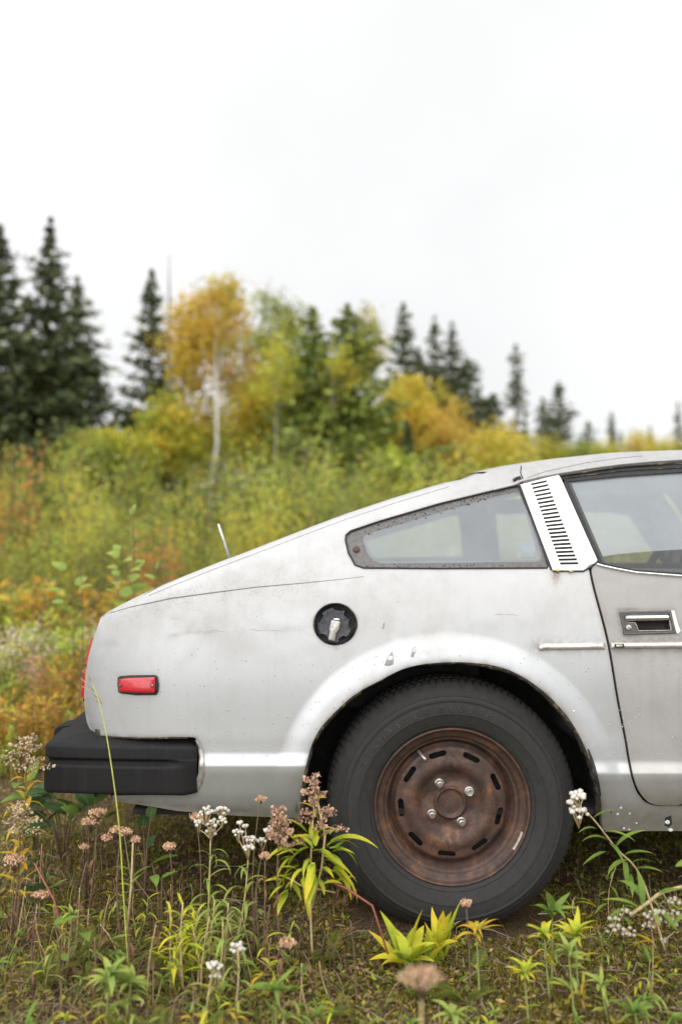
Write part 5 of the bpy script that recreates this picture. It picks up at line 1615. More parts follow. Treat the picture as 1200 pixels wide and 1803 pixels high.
def add_leaf(root, key, pos, az, pitch, sc=1.0, roll=0.0):
    me = random.choice(LM[key])
    o = bpy.data.objects.new('leaf', me); COL.objects.link(o); o.parent = root
    o.location = pos; o.rotation_euler = Euler((roll, -pitch, az), 'XYZ'); o.scale = (sc, sc, sc)
    return o
def curve_pts(p0, p1, bend, n=9):
    p0, p1 = np.array(p0, float), np.array(p1, float)
    ts = np.linspace(0, 1, n)[:, None]
    return p0 + (p1 - p0) * ts + np.array(bend, float) * (4 * ts * (1 - ts)) 
def root_stem(name, label, cat, base, tip, bend, r, mat, group=None, n=9, part='stem'):
    base = Vector(base); t = thing(name, label, cat, base, group)
    c = curve_pts((0, 0, 0), Vector(tip) - base, bend, n)
    m = MB(); m.tube(c, np.linspace(r, r * .5, n), 6); m.build(part, M[mat], t, True, False, Z0)
    return t, c
def along(c, s):
    f = s * (len(c) - 1); i = min(int(f), len(c) - 2); return c[i] + (c[i + 1] - c[i]) * (f - i)
def img_pt(u, v, Y): return Vector(P(u, v, Y).tolist())
def ground_at(u, Y):
    x = (u - 600) / FPX * (Y + DIST); return Vector((x, Y, float(gh(x, Y))))
def blobs(m, centres, r, c=None, sq=.85):
    for p in centres:
        q = r * random.uniform(.75, 1.25)
        m.add(IV * np.array([q, q, q * sq]) + np.array(p), IF, c)

def bloom_part(root, centre, rad, n, ball=.0050, mat='bloom', stalk=True):
    m = MB(); cs = []
    for k in range(n):
        a = k * 2.4; rr = rad * math.sqrt((k + .5) / n)
        cs.append(np.array(centre) + np.array([rr * math.cos(a), rr * math.sin(a) * .8, rad * .55 * (1 - (rr / rad) ** 2) + random.uniform(-.3, .3) * rad]))
    blobs(m, cs, ball)
    o = m.build('flower_head', M[mat], root, True, False, Z0)
    if stalk:
        m2 = MB()
        for c in cs[::2]: m2.tube([np.array(centre) - np.array([0, 0, rad * 1.6]), c], .0011, 4)
        m2.build('stalk', M['stem_tan'], root, True, False, Z0)
    return o

def everlasting(label, ub, ut, vt, Y, heads, nl, key='line', stem='stem_tan', dY=0.0, lsc=1.0, s0=.06, s1=.86, group=None, r=.0032):
    base = ground_at(ub, Y); tip = img_pt(ut, vt, Y + dY)
    t, c = root_stem('everlasting_plant', label, 'wildflower', base, tip, (random.uniform(-.01, .01), 0, 0), r, stem, group)
    for k in range(nl):
        s = s0 + (s1 - s0) * (k + random.random() * .6) / nl
        az = k * 2.4 + random.uniform(-.5, .5)
        add_leaf(t, key, along(c, s), az, random.uniform(.25, .8), lsc * random.uniform(.75, 1.15) * (1.1 - .35 * s))
    for (u, v, rad, n) in heads:
        p = img_pt(u, v, Y + dY + random.uniform(-.02, .02)) - base
        bloom_part(t, p, rad, n)
        m = MB(); st = along(c, .93); m.tube([st, (np.array(st) + np.array(p)) / 2 + np.array([0, 0, -.004]), np.array(p) - np.array([0, 0, rad])], .0014, 5); m.build('stalk', M['stem_tan'], t, True, False, Z0)
    return t

def plume_part(root, c0, c1, width, n, cols, size=.0078, branches=14, name='seed_head'):
    """dry goldenrod plume: arched side sprays set with small fuzzy bracts"""
    c0, c1 = np.array(c0, float), np.array(c1, float)
    C = []; m = MB()
    for k in range(branches):
        s = (k + .5) / branches; p = c0 + (c1 - c0) * s
        az = k * 2.4 + random.uniform(-.4, .4); l = width * (1 - .75 * s) * random.uniform(.7, 1.15)
        q = p + np.array([math.cos(az) * l, math.sin(az) * l * .8, l * .35]); mid = (p + q) / 2 + np.array([0, 0, l * .3])
        m.tube([p, mid, q], .0009, 4)
        nk = max(4, n // branches); t = np.linspace(.15, 1, nk)[:, None]
        cur = p * (1 - t) ** 2 + 2 * mid * t * (1 - t) + q * t ** 2
        C.append(cur + rng.normal(size=cur.shape) * size * .45)
    m.tube([c0, c1], .0014, 5)
    C = np.concatenate(C)
    d, w = rot_rand(len(C)); d[:, 2] = np.abs(d[:, 2])
    Ls = size * rng.uniform(.7, 1.5, len(C))
    V1, F1 = cards(C, d, w, Ls, Ls * .7); w2 = np.cross(d, w); V2_, F2_ = cards(C, d, w2, Ls, Ls * .7)
    col = palette(len(C), cols, .2)
    V = np.concatenate([V1, V2_]); F = np.concatenate([F1, F2_ + len(V1)])
    me = mesh_from(name, V, F, M['plume'], False, np.concatenate([np.repeat(col, 4, 0)] * 2))
    o = link(name, me, root, Z0); o['kind'] = 'stuff'
    m.build('spray', M['stem_brown'], root, True, False, Z0)
PLUME = [(.40, .27, .19), (.32, .20, .135), (.50, .36, .27), (.24, .15, .10)]
PLUME_G = [(.36, .29, .19), (.28, .21, .13), (.46, .38, .26)]
def flat_head(root, centre, rad, n=46, cols=((.42, .28, .18), (.34, .20, .12), (.50, .35, .24)), size=.0065):
    c = np.array(centre); C = []; m = MB()
    for k in range(n):
        a = k * 2.4; rr = rad * math.sqrt((k + .5) / n)
        p = c + np.array([rr * math.cos(a), rr * math.sin(a) * .8, .35 * rad * (1 - (rr / rad) ** 2) + random.uniform(-.002, .003)]); C.append(p)
        if k % 3 == 0: m.tube([c - np.array([0, 0, rad * 1.1]), (c - np.array([0, 0, rad * .4]) + p) / 2, p], .0009, 4)
    m.build('spray', M['stem_brown'], root, True, False, Z0)
    C = np.repeat(np.array(C), 5, 0) + rng.normal(size=(n * 5, 3)) * size * .32
    d, w = rot_rand(len(C)); d[:, 2] = np.abs(d[:, 2]) + .3; d /= np.linalg.norm(d, axis=1)[:, None]
    V, F = cards(C, d, w, size * rng.uniform(.7, 1.4, len(C)), size * .6)
    o = link('seed_head', mesh_from('seed_head', V, F, M['plume'], False, np.repeat(palette(len(C), cols, .2), 4, 0)), root, Z0); o['kind'] = 'stuff'
def dry_stalk(label, ub, ut, vt, Y, rad, group=None, leaves=3, stem='stem_brown', heads=None, r=.0026):
    base = ground_at(ub, Y); tip = img_pt(ut, vt, Y)
    t, c = root_stem('yarrow_stalk', label, 'dried plant', base, tip, (random.uniform(-.015, .015), 0, 0), r, stem, group)
    for k in range(leaves): add_leaf(t, 'dead', along(c, random.uniform(.15, .8)), random.random() * 6.28, random.uniform(-.6, .4), random.uniform(.5, .9))
    for (u, v, rr) in (heads or [(ut, vt, rad)]): flat_head(t, img_pt(u, v, Y) - base, rr)
    return t

# ---- plants in front of and around the car
# the golden leaved goldenrod beside the bumper
def goldenrod(label, ub, Y, ut, vt, plumes, nl, key='gold', s0=.35, s1=.85, stem='stem_brown', lsc=1.0, cols=PLUME):
    base = ground_at(ub, Y); tip = img_pt(ut, vt, Y)
    t, c = root_stem('goldenrod_plant', label, 'wildflower', base, tip, (random.uniform(-.012, .012), 0, 0), .0034, stem)
    for k in range(nl):
        s = s0 + (s1 - s0) * (k + random.random() * .5) / nl
        add_leaf(t, key, along(c, s), k * 2.4 + random.uniform(-.5, .5), random.uniform(.1, .7), lsc * random.uniform(.7, 1.15))
    for (u0, v0, u1, v1, w, n) in plumes: plume_part(t, img_pt(u0, v0, Y) - base, img_pt(u1, v1, Y) - base, w, n, cols)
    return t
goldenrod('dried goldenrod with golden leaves and a spread plume beside the bumper end', 40, -.05, 46, 1318, [(40, 1372, 48, 1300, .075, 300)], 22, 'gold', .45, .86, cols=PLUME_G)
goldenrod('shorter drooping goldenrod with bright yellow leaves below the spread plume', 28, -.10, 34, 1428, [(36, 1478, 34, 1415, .06, 260)], 16, 'gold', .35, .75, cols=PLUME_G)
dry_stalk('flat brown dried flower head low under the yellow leaves', 30, 26, 1516, -.12, .028)
# golden leaf plant between bumper and wheel
t_ = goldenrod('tall dry goldenrod with lime and yellow leaves against the tyre', 552, -.14, 556, 1385, [(566, 1478, 548, 1366, .068, 520)], 6, 'lime', .62, .96, 'stem_tan', .5)
t_b = world_loc(t_)
for (u, v, az, pt, sc) in ((540, 1466, 2.8, .5, 1), (556, 1470, .4, .6, .9), (520, 1478, 3.3, .2, 1.05), (575, 1490, -.2, .3, 1.1), (560, 1500, -1.2, .2, 1.2), (530, 1500, 3.6, .1, 1.1), (548, 1512, -1.8, .0, 1.1), (570, 1515, -.4, .15, 1.15), (585, 1500, 0.05, .3, 1.0), (515, 1510, 3.0, .15, 1.0), (540, 1530, 4.2, -.1, 1.1), (565, 1528, -.8, .0, 1.2), (590, 1535, -.3, -.3, 1.0), (520, 1530, 3.3, -.1, 1.0), (500, 1552, 3.1, .1, .9), (510, 1556, -1.0, -.3, .9), (498, 1560, 3.8, -.4, .85), (555, 1490, 1.2, .7, 1.0), (548, 1482, 2.0, .8, 1.0), (580, 1470, .2, .6, .8), (535, 1545, -1.4, -.4, 1), (560, 1548, -1.5, -.5, .95)):
    add_leaf(t_, 'lime', img_pt(u, v, -.14 + random.uniform(-.03, .03)) - t_b, az + random.uniform(-.4, .4), pt + random.uniform(-.35, .2), sc * random.uniform(.55, .85))
    if v > 1475: add_leaf(t_, 'lime', img_pt(u + random.uniform(-14, 14), v + random.uniform(-12, 14), -.15 + random.uniform(-.03, .03)) - t_b, az + random.uniform(-.9, .9), pt - random.uniform(.1, .8), sc * random.uniform(.8, 1.15))
m = MB(); m.tube([img_pt(556, 1400, -.14) - t_b, img_pt(572, 1470, -.14) - t_b, img_pt(566, 1530, -.13) - t_b, img_pt(548, 1600, -.14) - t_b], .003, 6); m.build('stem', M['stem_tan'], t_, True, False, Z0)
m = MB(); m.tube([img_pt(505, 1545, -.15) - t_b, img_pt(530, 1560, -.15) - t_b, img_pt(590, 1572, -.14) - t_b], .0024, 6); m.build('stem', M['stem_tan'], t_, True, False, Z0)
for k in range(14):
    u_, v_ = random.uniform(505, 600), random.uniform(1470, 1565)
    add_leaf(t_, 'lime', img_pt(u_, v_, -.15 + random.uniform(-.05, .04)) - t_b, (math.pi if u_ < 552 else 0) + random.uniform(-1, 1), random.uniform(-.7, .5), random.uniform(.5, .85))
for k in range(12): add_leaf(t_, 'dead', img_pt(random.uniform(575, 625), random.uniform(1545, 1585), -.13) - t_b, random.random() * 6.28, random.uniform(-1.4, -.6), random.uniform(.6, 1))
goldenrod('upright brown goldenrod plume standing between the white flowers and the tyre', 498, -.16, 494, 1440, [(498, 1500, 492, 1424, .055, 560)], 3, 'dead', .2, .6)
st_ = img_pt(578, 1552, -.16); m = MB()
red = thing('red_stem', 'reddish arching bare stem across the foot of the tyre', 'dried plant', ground_at(690, -.18))
rb_ = world_loc(red); m.tube([ground_at(690, -.18) - rb_, img_pt(655, 1595, -.18) - rb_, img_pt(610, 1565, -.17) - rb_, img_pt(575, 1550, -.16) - rb_], .0028, 6); m.build('stem', M['stem_red'], red, True, False, Z0)

everlasting('tall white flowered everlasting standing upright under the grey lower body', 368, 371, 1462, -.12, [(362, 1432, .019, 13), (390, 1428, .018, 11), (352, 1452, .013, 8), (372, 1452, .015, 9), (372, 1467, .013, 7), (391, 1446, .011, 6)], 22)
everlasting('white flowered everlasting with a slanting stem nearer to the tyre', 408, 437, 1500, -.14, [(440, 1480, .016, 11), (438, 1494, .014, 8), (420, 1468, .014, 8), (422, 1450, .007, 3), (432, 1457, .006, 2)], 16)
everlasting('slender everlasting with two small white heads beside the brown plume', 452, 464, 1490, -.10, [(461, 1480, .011, 7), (472, 1464, .012, 8)], 5, stem='stem_brown')
everlasting('dense clump of narrow green and yellow leaves around the everlasting stems', 345, 350, 1600, -.22, [], 26, 'lineyel', lsc=1.0, s0=.1, s1=1)
for k, (ub, ut, vt) in enumerate(((310, 300, 1612), (395, 402, 1590), (330, 322, 1590), (370, 378, 1585), (352, 340, 1640), (385, 392, 1625), (318, 310, 1645))):
    everlasting('leafy everlasting shoot in the narrow leaved clump', ub, ut, vt, -.24 - .02 * (k % 3), [], 15, 'line' if k % 2 else 'lineyel', lsc=.9, s0=.2, s1=1.0, group='narrow leaved shoots of the clump')
everlasting('blurred stem with one upright white flower head, the taller of two in the moss', 412, 418, 1670, -.40, [(418, 1672, .016, 12)], 9, 'line', lsc=.8)
everlasting('blurred stem with a drooping white flower head low in the moss', 370, 377, 1702, -.42, [(377, 1704, .015, 10), (379, 1722, .012, 7)], 6, 'line', lsc=.8)
dry_stalk('thin dark dry stem with a small brown head against the grey lower body', 455, 459, 1408, -.08, .010, leaves=2)
dry_stalk('small tan flat flower head behind the tall everlasting', 350, 345, 1440, -.05, .014)
dry_stalk('pair of flat tan flower heads below the bumper', 160, 170, 1432, -.02, .02, heads=[(172, 1433, .023), (160, 1448, .026), (148, 1492, .010)], leaves=6)
dry_stalk('stalk with three rounded tan heads crossed by the long grass blade', 222, 214, 1462, -.08, .02, heads=[(205, 1463, .016), (222, 1466, .015), (188, 1476, .013), (238, 1480, .009)], leaves=5, r=.0032)
dry_stalk('tan flower head on a bent stalk clear of the bumper corner', 300, 298, 1492, -.10, .015, leaves=6)
dry_stalk('brown dried flower cluster low beside the fading goldenrod leaves', 66, 72, 1578, -.2, .018)
dry_stalk('brown dried flower head near the tyre foot with thin stem', 465, 466, 1508, -.2, .011)
dry_stalk('faded brown dried head low in the moss beside the clump', 500, 505, 1662, -.36, .018, leaves=3)
dry_stalk('short brown seed head in front of the tyre over a yellow whorl', 822, 820, 1592, -.28, .010, leaves=0)
ts_ = ground_at(235, -.20)
gb = thing('grass_blade', 'single long yellow green grass stem crossing the bumper', 'grass stem', ts_)
m = MB(); c = catmull([tuple(ts_ - ts_), tuple(img_pt(218, 1590, -.19) - ts_), tuple(img_pt(209, 1450, -.17) - ts_), tuple(img_pt(190, 1310, -.13) - ts_), tuple(img_pt(174, 1235, -.10) - ts_), tuple(img_pt(160, 1200, -.09) - ts_), tuple(img_pt(145, 1180, -.09) - ts_)], 6)
m.tube(c, np.concatenate([np.linspace(.0019, .0015, 20), np.linspace(.0014, .0005, len(c) - 20)]), 5); m.build('stem', M['blade'], gb, True, False, Z0)
for k, (a, b) in enumerate((((166, 1218), (142, 1195)), ((170, 1228), (143, 1208)), ((168, 1222), (180, 1240)), ((172, 1236), (150, 1225)), ((160, 1200), (148, 1176)))):
    m = MB(); m.tube([img_pt(*a, -.095) - ts_, img_pt((a[0] + b[0]) / 2, (a[1] + b[1]) / 2 - 2, -.095) - ts_, img_pt(*b, -.095) - ts_], [.0010, .0009, .0005], 4); m.build('awn', M['stem_tan'], gb, True, False, Z0)
rs = thing('red_stem', 'red bare stem leaning among the dry stalks by the broad pale leaf', 'dried plant', ground_at(140, -.25)); rb_ = world_loc(rs)
m = MB(); m.tube([(0, 0, 0), img_pt(95, 1585, -.22) - rb_, img_pt(60, 1520, -.2) - rb_], [.003, .0024, .0015], 6); m.build('stem', M['stem_red'], rs, True, False, Z0)
pale = thing('stalk', 'pale bare upright stalk next to the long grass stem', 'dried plant', ground_at(228, -.14)); rb_ = world_loc(pale)
m = MB(); m.tube([(0, 0, 0), img_pt(231, 1560, -.14) - rb_, img_pt(234, 1485, -.13) - rb_], [.0032, .0028, .002], 6); m.build('stem', M['stem_tan'], pale, True, False, Z0)
for k in range(7): add_leaf(pale, 'green', curve_pts((0, 0, 0), img_pt(234, 1485, -.13) - rb_, (0, 0, 0))[2 + k % 6], k * 2.4, .4, .55)

def broad_bush(label, ub, Y, spots, key, sc=1.0, name='bramble'):
    base = ground_at(ub, Y); t = thing(name, label, 'plant', base)
    for (u, v, az, pt, s) in spots:
        p = img_pt(u, v, Y + random.uniform(-.05, .05)) - base
        m = MB(); m.tube([(0, 0, 0), (p[0] * .4, p[1] * .4, p[2] * .75), tuple(p)], [.0022, .0018, .001], 5); m.build('stem', M['stem_brown'], t, True, False, Z0)
        add_leaf(t, key, p, az, pt, s * sc, random.uniform(-.3, .3))
    return t
def ring(n, cu, cv, ru, rv, smin=.7, smax=1.1):
    return [(cu + random.uniform(-ru, ru), cv + random.uniform(-rv, rv), random.random() * 6.28, random.uniform(-.2, .6), random.uniform(smin, smax)) for _ in range(n)]
broad_bush('dark broad leaved bramble in the shade beneath the bumper', 120, .42, ring(16, 115, 1425, 60, 28), 'broad', 1.1)
broad_bush('light green broad leaved bramble past the bumper end', 70, .55, ring(12, 75, 1400, 40, 30), 'broadl', 1.5)
broad_bush('bramble sprig with ribbed leaves under the tow bracket', 160, .12, [(135, 1432, 2.7, .1, 1.), (165, 1415, .6, .3, .9), (152, 1425, 3.3, .2, .9), (190, 1440, -.6, .5, 1.0)], 'broadl', .9)
broad_bush('two upright dark leaves on a sprig below the exhaust', 262, .10, [(252, 1455, 1.8, .9, .8), (265, 1440, 1.2, 1.1, .8), (258, 1492, .5, .8, .7)], 'broad', .8)
broad_bush('green toothed leaves low between the long grass and the clump', 290, -.12, [(268, 1522, .2, .2, 1.0), (235, 1545, .3, .5, .9), (270, 1542, -1.2, -.2, .8), (285, 1545, .1, .2, .8)], 'broadl', .85)
broad_bush('pair of large pale green leaves low beside the red stem', 120, -.30, [(95, 1625, .05, .1, .95), (150, 1642, -1.2, .2, .95), (112, 1692, 1.2, .4, .8)], 'broadl', .95)
broad_bush('dark green leaves in the shade by the drooping goldenrod', 50, .1, ring(10, 40, 1545, 35, 30), 'broad', .8)

def spear_tuft(label, ub, vb, n, key, spread, sc, name='spear_plant', tilt=(.6, 1.3), Yf=None, cat='plant', h=.015, group=None):
    base = Vector(G(ub, vb)); base.z = float(gh(base.x, base.y))
    t = thing(name, label, cat, base, group)
    m = MB(); m.tube([(0, 0, -.01), (0, 0, h)], .003, 6); m.build('stem', M['stem_green'], t, True, False, Z0)
    for k in range(n):
        add_leaf(t, key, (random.uniform(-1, 1) * spread, random.uniform(-1, 1) * spread, h * random.uniform(.5, 1)), k * 2.4 + random.uniform(-.4, .4), random.uniform(*tilt), sc * random.uniform(.75, 1.2))
    return t
spear_tuft('bright yellow green tuft of upright spear leaves in front of the tyre', 722, 1697, 15, 'spear', .022, 1.3, tilt=(.35, 1.25))
spear_tuft('second yellow green spear tuft leaning on the first, closer to the tyre middle', 768, 1690, 14, 'spear', .018, 1.25, tilt=(.5, 1.4))
spear_tuft('withered brown leaf tuft at the foot of the bright spear leaves', 690, 1690, 14, 'dead', .03, 1.0, tilt=(-.1, .9))
def whorl(label, ub, Y, ut, vt, n, key, sc, stem='stem_green', extra=0, group=None, name='whorled_plant', dY=0):
    base = ground_at(ub, Y); tip = img_pt(ut, vt, Y + dY)
    t, c = root_stem(name, label, 'plant', base, tip, (0, 0, 0), .0028, stem, group)
    for k in range(n):
        add_leaf(t, key, along(c, random.uniform(.86, 1)), k * 2.4 + random.uniform(-.3, .3), random.uniform(.0, .9), sc * random.uniform(.8, 1.15))
    for k in range(extra):
        add_leaf(t, key, along(c, random.uniform(.25, .8)), k * 2.4, random.uniform(-.2, .5), sc * random.uniform(.7, 1.0))
    return t
whorl('small golden whorl under the brown seed head in front of the tyre', 838, -.30, 838, 1632, 12, 'gold', .85)
whorl('tallest green whorl of the group past the tyre', 962, -.25, 972, 1600, 13, 'whorlg', 1.0, extra=6)
whorl('yellow tipped whorl lower than the tallest green one', 958, -.32, 957, 1642, 13, 'whorl', 1.0, extra=4)
whorl('yellow green whorl farthest along the group past the tyre', 1008, -.32, 1012, 1640, 12, 'whorl', 1.0, extra=3)
whorl('pale silvery whorl in the middle of the group past the tyre', 1000, -.40, 1000, 1672, 10, 'silver', 1.0, extra=3)
whorl('small yellow and green whorl low in the moss before the group', 922, -.42, 922, 1708, 14, 'whorl', .8, extra=2)
whorl('thin pale sprig standing out of the moss past the yellow whorl', 1058, -.42, 1056, 1728, 8, 'silver', .8, extra=5)
whorl('blurred pale green shoot with two tiers before the narrow leaved clump, taller', 196, -.47, 193, 1712, 14, 'silver', 1.05, extra=8)
whorl('blurred pale green shoot beside the taller two tiered one', 228, -.47, 232, 1722, 12, 'silver', 1.0, extra=8)
whorl('blurred bluish green sprig at the bottom below the spear leaves', 795, -.52, 795, 1785, 12, 'silver', 1.0, extra=4)
whorl('blurred green sprig at the bottom under the pale sprig', 1118, -.5, 1116, 1782, 12, 'whorlg', .9, extra=4)
whorl('small light green star of leaves beside the large pale leaves', 128, -.25, 128, 1605, 8, 'silver', .7)
whorl('blurred green shoot low at the bottom between flowers and spear leaves', 488, -.48, 486, 1740, 10, 'green', .8, extra=3)
# flat brown blurred head close to the lens
nearY = -.98
dk = thing('yarrow_stalk', 'very blurred flat brown seed head close to the camera below the spear leaves', 'dried plant', ground_at(735, nearY)); db = world_loc(dk)
m = MB(); pt_ = img_pt(742, 1722, nearY) - db; m.tube([(0, 0, 0), tuple(pt_)], .002, 5); m.build('stem', M['stem_tan'], dk, True, False, Z0)
flat_head(dk, pt_, .030, 60, ((.42, .28, .18), (.5, .36, .25), (.34, .21, .13)))
# the leaning everlasting past the tyre
base = ground_at(1160, -.10); t = thing('everlasting_plant', 'leaning everlasting with white flowers against the dark gap behind the tyre', 'wildflower', base)
cc = catmull([(0, 0, 0), tuple(img_pt(1128, 1545, -.10) - base), tuple(img_pt(1085, 1495, -.10) - base), tuple(img_pt(1050, 1450, -.11) - base), tuple(img_pt(1030, 1428, -.12) - base)], 5)
m = MB(); m.tube(cc, np.linspace(.0032, .0016, len(cc)), 6); m.build('stem', M['stem_tan'], t, True, False, Z0)
for k, (u, v, az, pt, s) in enumerate(((1045, 1440, 0, .3, .8), (1062, 1465, -.8, .0, 1.0), (1072, 1485, -1.2, -.3, .9), (1070, 1480, 3.0, .2, 1.0), (1085, 1490, .1, .5, 1.1), (1100, 1505, -.3, .1, 1.3), (1105, 1515, 3.4, -.3, .9), (1098, 1515, -1.6, -.9, .9), (1112, 1520, -.2, .3, .8), (1120, 1530, -.5, .0, 1.2), (1050, 1460, 3.3, .0, .9), (1066, 1500, 3.6, -.3, 1.0), (1110, 1540, -1.9, -.6, .8))):
    add_leaf(t, 'green', img_pt(u, v, -.105) - base, az, pt, s)
for (u, v, rd, n) in ((1018, 1404, .019, 13), (1004, 1414, .007, 4), (1018, 1432, .023, 17)): bloom_part(t, img_pt(u, v, -.12) - base, rd, n, .0065)
# lying flowered stem on the open moss
base = ground_at(1112, -.38); t = thing('everlasting_plant', 'lying everlasting stem with white flowers on the bare moss beside the sill', 'wildflower', base)
cc = catmull([tuple(img_pt(1108, 1612, -.36) - base), tuple(img_pt(1140, 1590, -.34) - base), tuple(img_pt(1165, 1572, -.30) - base), tuple(img_pt(1200, 1562, -.28) - base)], 4)
m = MB(); m.tube(cc, .004, 6); m.build('stem', M['stem_tan'], t, True, False, Z0)
for (u, v, az, pt, s) in ((1135, 1590, 2.2, .6, 1.), (1130, 1592, 1.4, 1.2, 1.1), (1125, 1600, 2.9, .2, 1.0), (1150, 1600, -1.2, -.2, 1.0), (1160, 1575, .1, .1, 1.1), (1145, 1605, -1.7, .0, .9), (1170, 1585, -.8, -.1, .9), (1115, 1605, 3.1, -.1, 1.0)): add_leaf(t, 'green', img_pt(u, v, -.36) - base, az, pt, s)
for (u, v, rd, n) in ((1080, 1622, .012, 7), (1100, 1610, .012, 6), (1085, 1640, .02, 11), (1105, 1645, .016, 9), (1150, 1618, .02, 11), (1165, 1610, .013, 7), (1140, 1630, .012, 6), (1185, 1590, .014, 8), (1190, 1612, .012, 6), (1180, 1625, .012, 6), (1168, 1658, .008, 4)): bloom_part(t, img_pt(u, v, -.38) - base, rd, n, .0042, 'old_bloom', False)
# leaf at the picture edge
base = ground_at(1225, -.45); t = thing('leafy_plant', 'broad bright green leaf reaching in near the sill', 'plant', base)
p = img_pt(1228, 1518, -.45) - base; m = MB(); m.tube([(0, 0, 0), tuple(p)], .003, 6); m.build('stem', M['stem_green'], t, True, False, Z0)
add_leaf(t, 'broadl', p, 3.2, -.25, .8); add_leaf(t, 'broadl', p + Vector((.02, 0, -.04)), .2, .2, .9); add_leaf(t, 'green', p + Vector((0, 0, -.1)), 3.2, -.2, 1.0)

# tall sapling behind the tail, out of focus
def sapling(label, u, vt, dist, leaves, sc):
    x = (u - 600) / FPX * dist; y = dist - DIST; base = Vector((x, y, float(gh(x, y))))
    tip = img_pt(u + 14, vt, y)
    t, c = root_stem('alder_sapling', label, 'sapling', base, tip, (.03, 0, 0), .0038, 'stem_brown')
    for (uu, vv, az, pt) in leaves: add_leaf(t, 'round', img_pt(uu + random.uniform(-3, 3), vv, y + random.uniform(-.08, .08)) - base, az, pt, .85 * sc * random.uniform(.7, 1.2), random.uniform(-.9, .9))
    return t
sapling('tall thin sapling with round leaves rising behind the tail', 218, 890, 3.6, [(232, 905, 1.5, .9), (238, 930, 0, .2), (225, 938, 3, .3), (212, 970, 2.4, .5), (208, 978, 3.2, .1), (216, 990, -.5, .2), (222, 985, .3, .3), (230, 975, .3, .5), (235, 992, 0, .1), (228, 1005, -.5, 0), (205, 1000, 3.3, 0), (210, 1012, 2.8, .3), (228, 1022, .2, .4), (214, 1030, 3, .2), (232, 1040, -.3, .3), (206, 1045, 3.4, .2), (238, 1000, .5, .6), (218, 1050, 1, .6)], 1.35)
sapling('short leafy sapling close behind the tail corner', 128, 1000, 3.8, [(118, 1003, 2.8, .4), (132, 1030, .8, .6), (140, 1040, .2, .3), (106, 1042, 3, .1), (112, 1060, 3.3, -.1), (134, 1065, -.4, .1), (120, 1075, 2.6, .4), (128, 1090, .6, .6), (104, 1120, 3, .2), (84, 1120, 2.9, .3), (140, 1100, 0, .2), (116, 1105, 3, 0)], 1.5)
sapling('little sapling with three leaves just above the rear deck', 276, 995, 3.9, [(278, 1000, 1.2, .8), (286, 1015, .1, .2), (272, 1020, 2.8, .3), (290, 1028, -.2, .0)], 1.5)

# repeats scattered through the foreground
def fzone(u, Y):
    a = 'past the bumper end' if u < 75 else ('below the bumper end' if u < 210 else ('below the bumper middle' if u < 340 else ('below the grey lower body' if u < 540 else ('before the tyre' if u < 1000 else 'below the sill'))))
    return a + (' close to the camera' if Y < -.42 else (' out from the car' if Y < -.2 else ''))
for k in range(46):
    u = random.choice([random.uniform(-20, 330), random.uniform(-20, 330), random.uniform(330, 640)]); Y = random.uniform(-.35, .35) if u < 330 else random.uniform(-.35, -.12)
    b_ = ground_at(u, Y); h = random.uniform(.06, .20)
    t, c = root_stem('dry_stalk', 'thin broken brown stalk ' + fzone(u, Y), 'dried plant', b_, b_ + Vector((random.uniform(-.03, .03), random.uniform(-.02, .02), h)), (random.uniform(-.012, .012), 0, 0), random.uniform(.0012, .0026), random.choice(['stem_brown', 'stem_brown', 'stem_tan']), 'thin broken stalks in the undergrowth', 6)
    for q in range(random.randint(2, 5)): add_leaf(t, 'dead', along(c, random.uniform(.2, 1)), random.random() * 6.28, random.uniform(-1.2, .4), random.uniform(.3, .8))
for k in range(84):
    u = random.uniform(-30, 560) if k < 62 else random.uniform(950, 1230); Y = random.uniform(-.60, .12) if u < 330 else random.uniform(-.58, -.14)
    if u > 900: Y = random.uniform(-.5, .1)
    b_ = ground_at(u, Y); h = random.uniform(.045, .15) * (.6 if Y < -.4 else 1)
    t, c = root_stem('weed_shoot', 'wispy narrow leaved weed ' + fzone(u, Y), 'plant', b_, b_ + Vector((random.uniform(-.05, .05), random.uniform(-.03, .03), h)), (random.uniform(-.02, .02), 0, 0), random.uniform(.0010, .0018), random.choice(['stem_green', 'stem_tan', 'stem_brown']), 'wispy weeds in the tangle', 6)
    ky = random.choice(['line', 'line', 'lineyel', 'green', 'gold', 'whorlg', 'dead'])
    for q in range(random.randint(5, 10)): add_leaf(t, ky if random.random() < .8 else 'dead', along(c, random.uniform(.1, 1)), random.random() * 6.28, random.uniform(-.4, .9), random.uniform(.35, .75))
def frond_mesh(L):
    m = MB(); n = 16
    cur = [np.array([L * t * math.cos(.5 * t), 0, L * (.35 * t - .5 * t * t)]) for t in np.linspace(0, 1, n)]
    m.tube(cur, .0009, 4, (.2, .25, .05))
    for k in range(1, n):
        w = L * .22 * math.sin(math.pi * min(1, .15 + k / n * .85))
        for s in (-1, 1):
            p = cur[k]; q = p + np.array([w * .35, s * w, .1 * w])
            m.add([p + np.array([-.0016, 0, 0]), (p + q) / 2 + np.array([.003, 0, .002]), q, (p + q) / 2 - np.array([.003, 0, -.002])], [(0, 1, 2, 3)], (.20, .25, .05) if random.random() < .7 else (.34, .30, .05))
    return m.mesh('frond', M['foliage'], False, True)
FR = [frond_mesh(random.uniform(.07, .11)) for _ in range(4)]
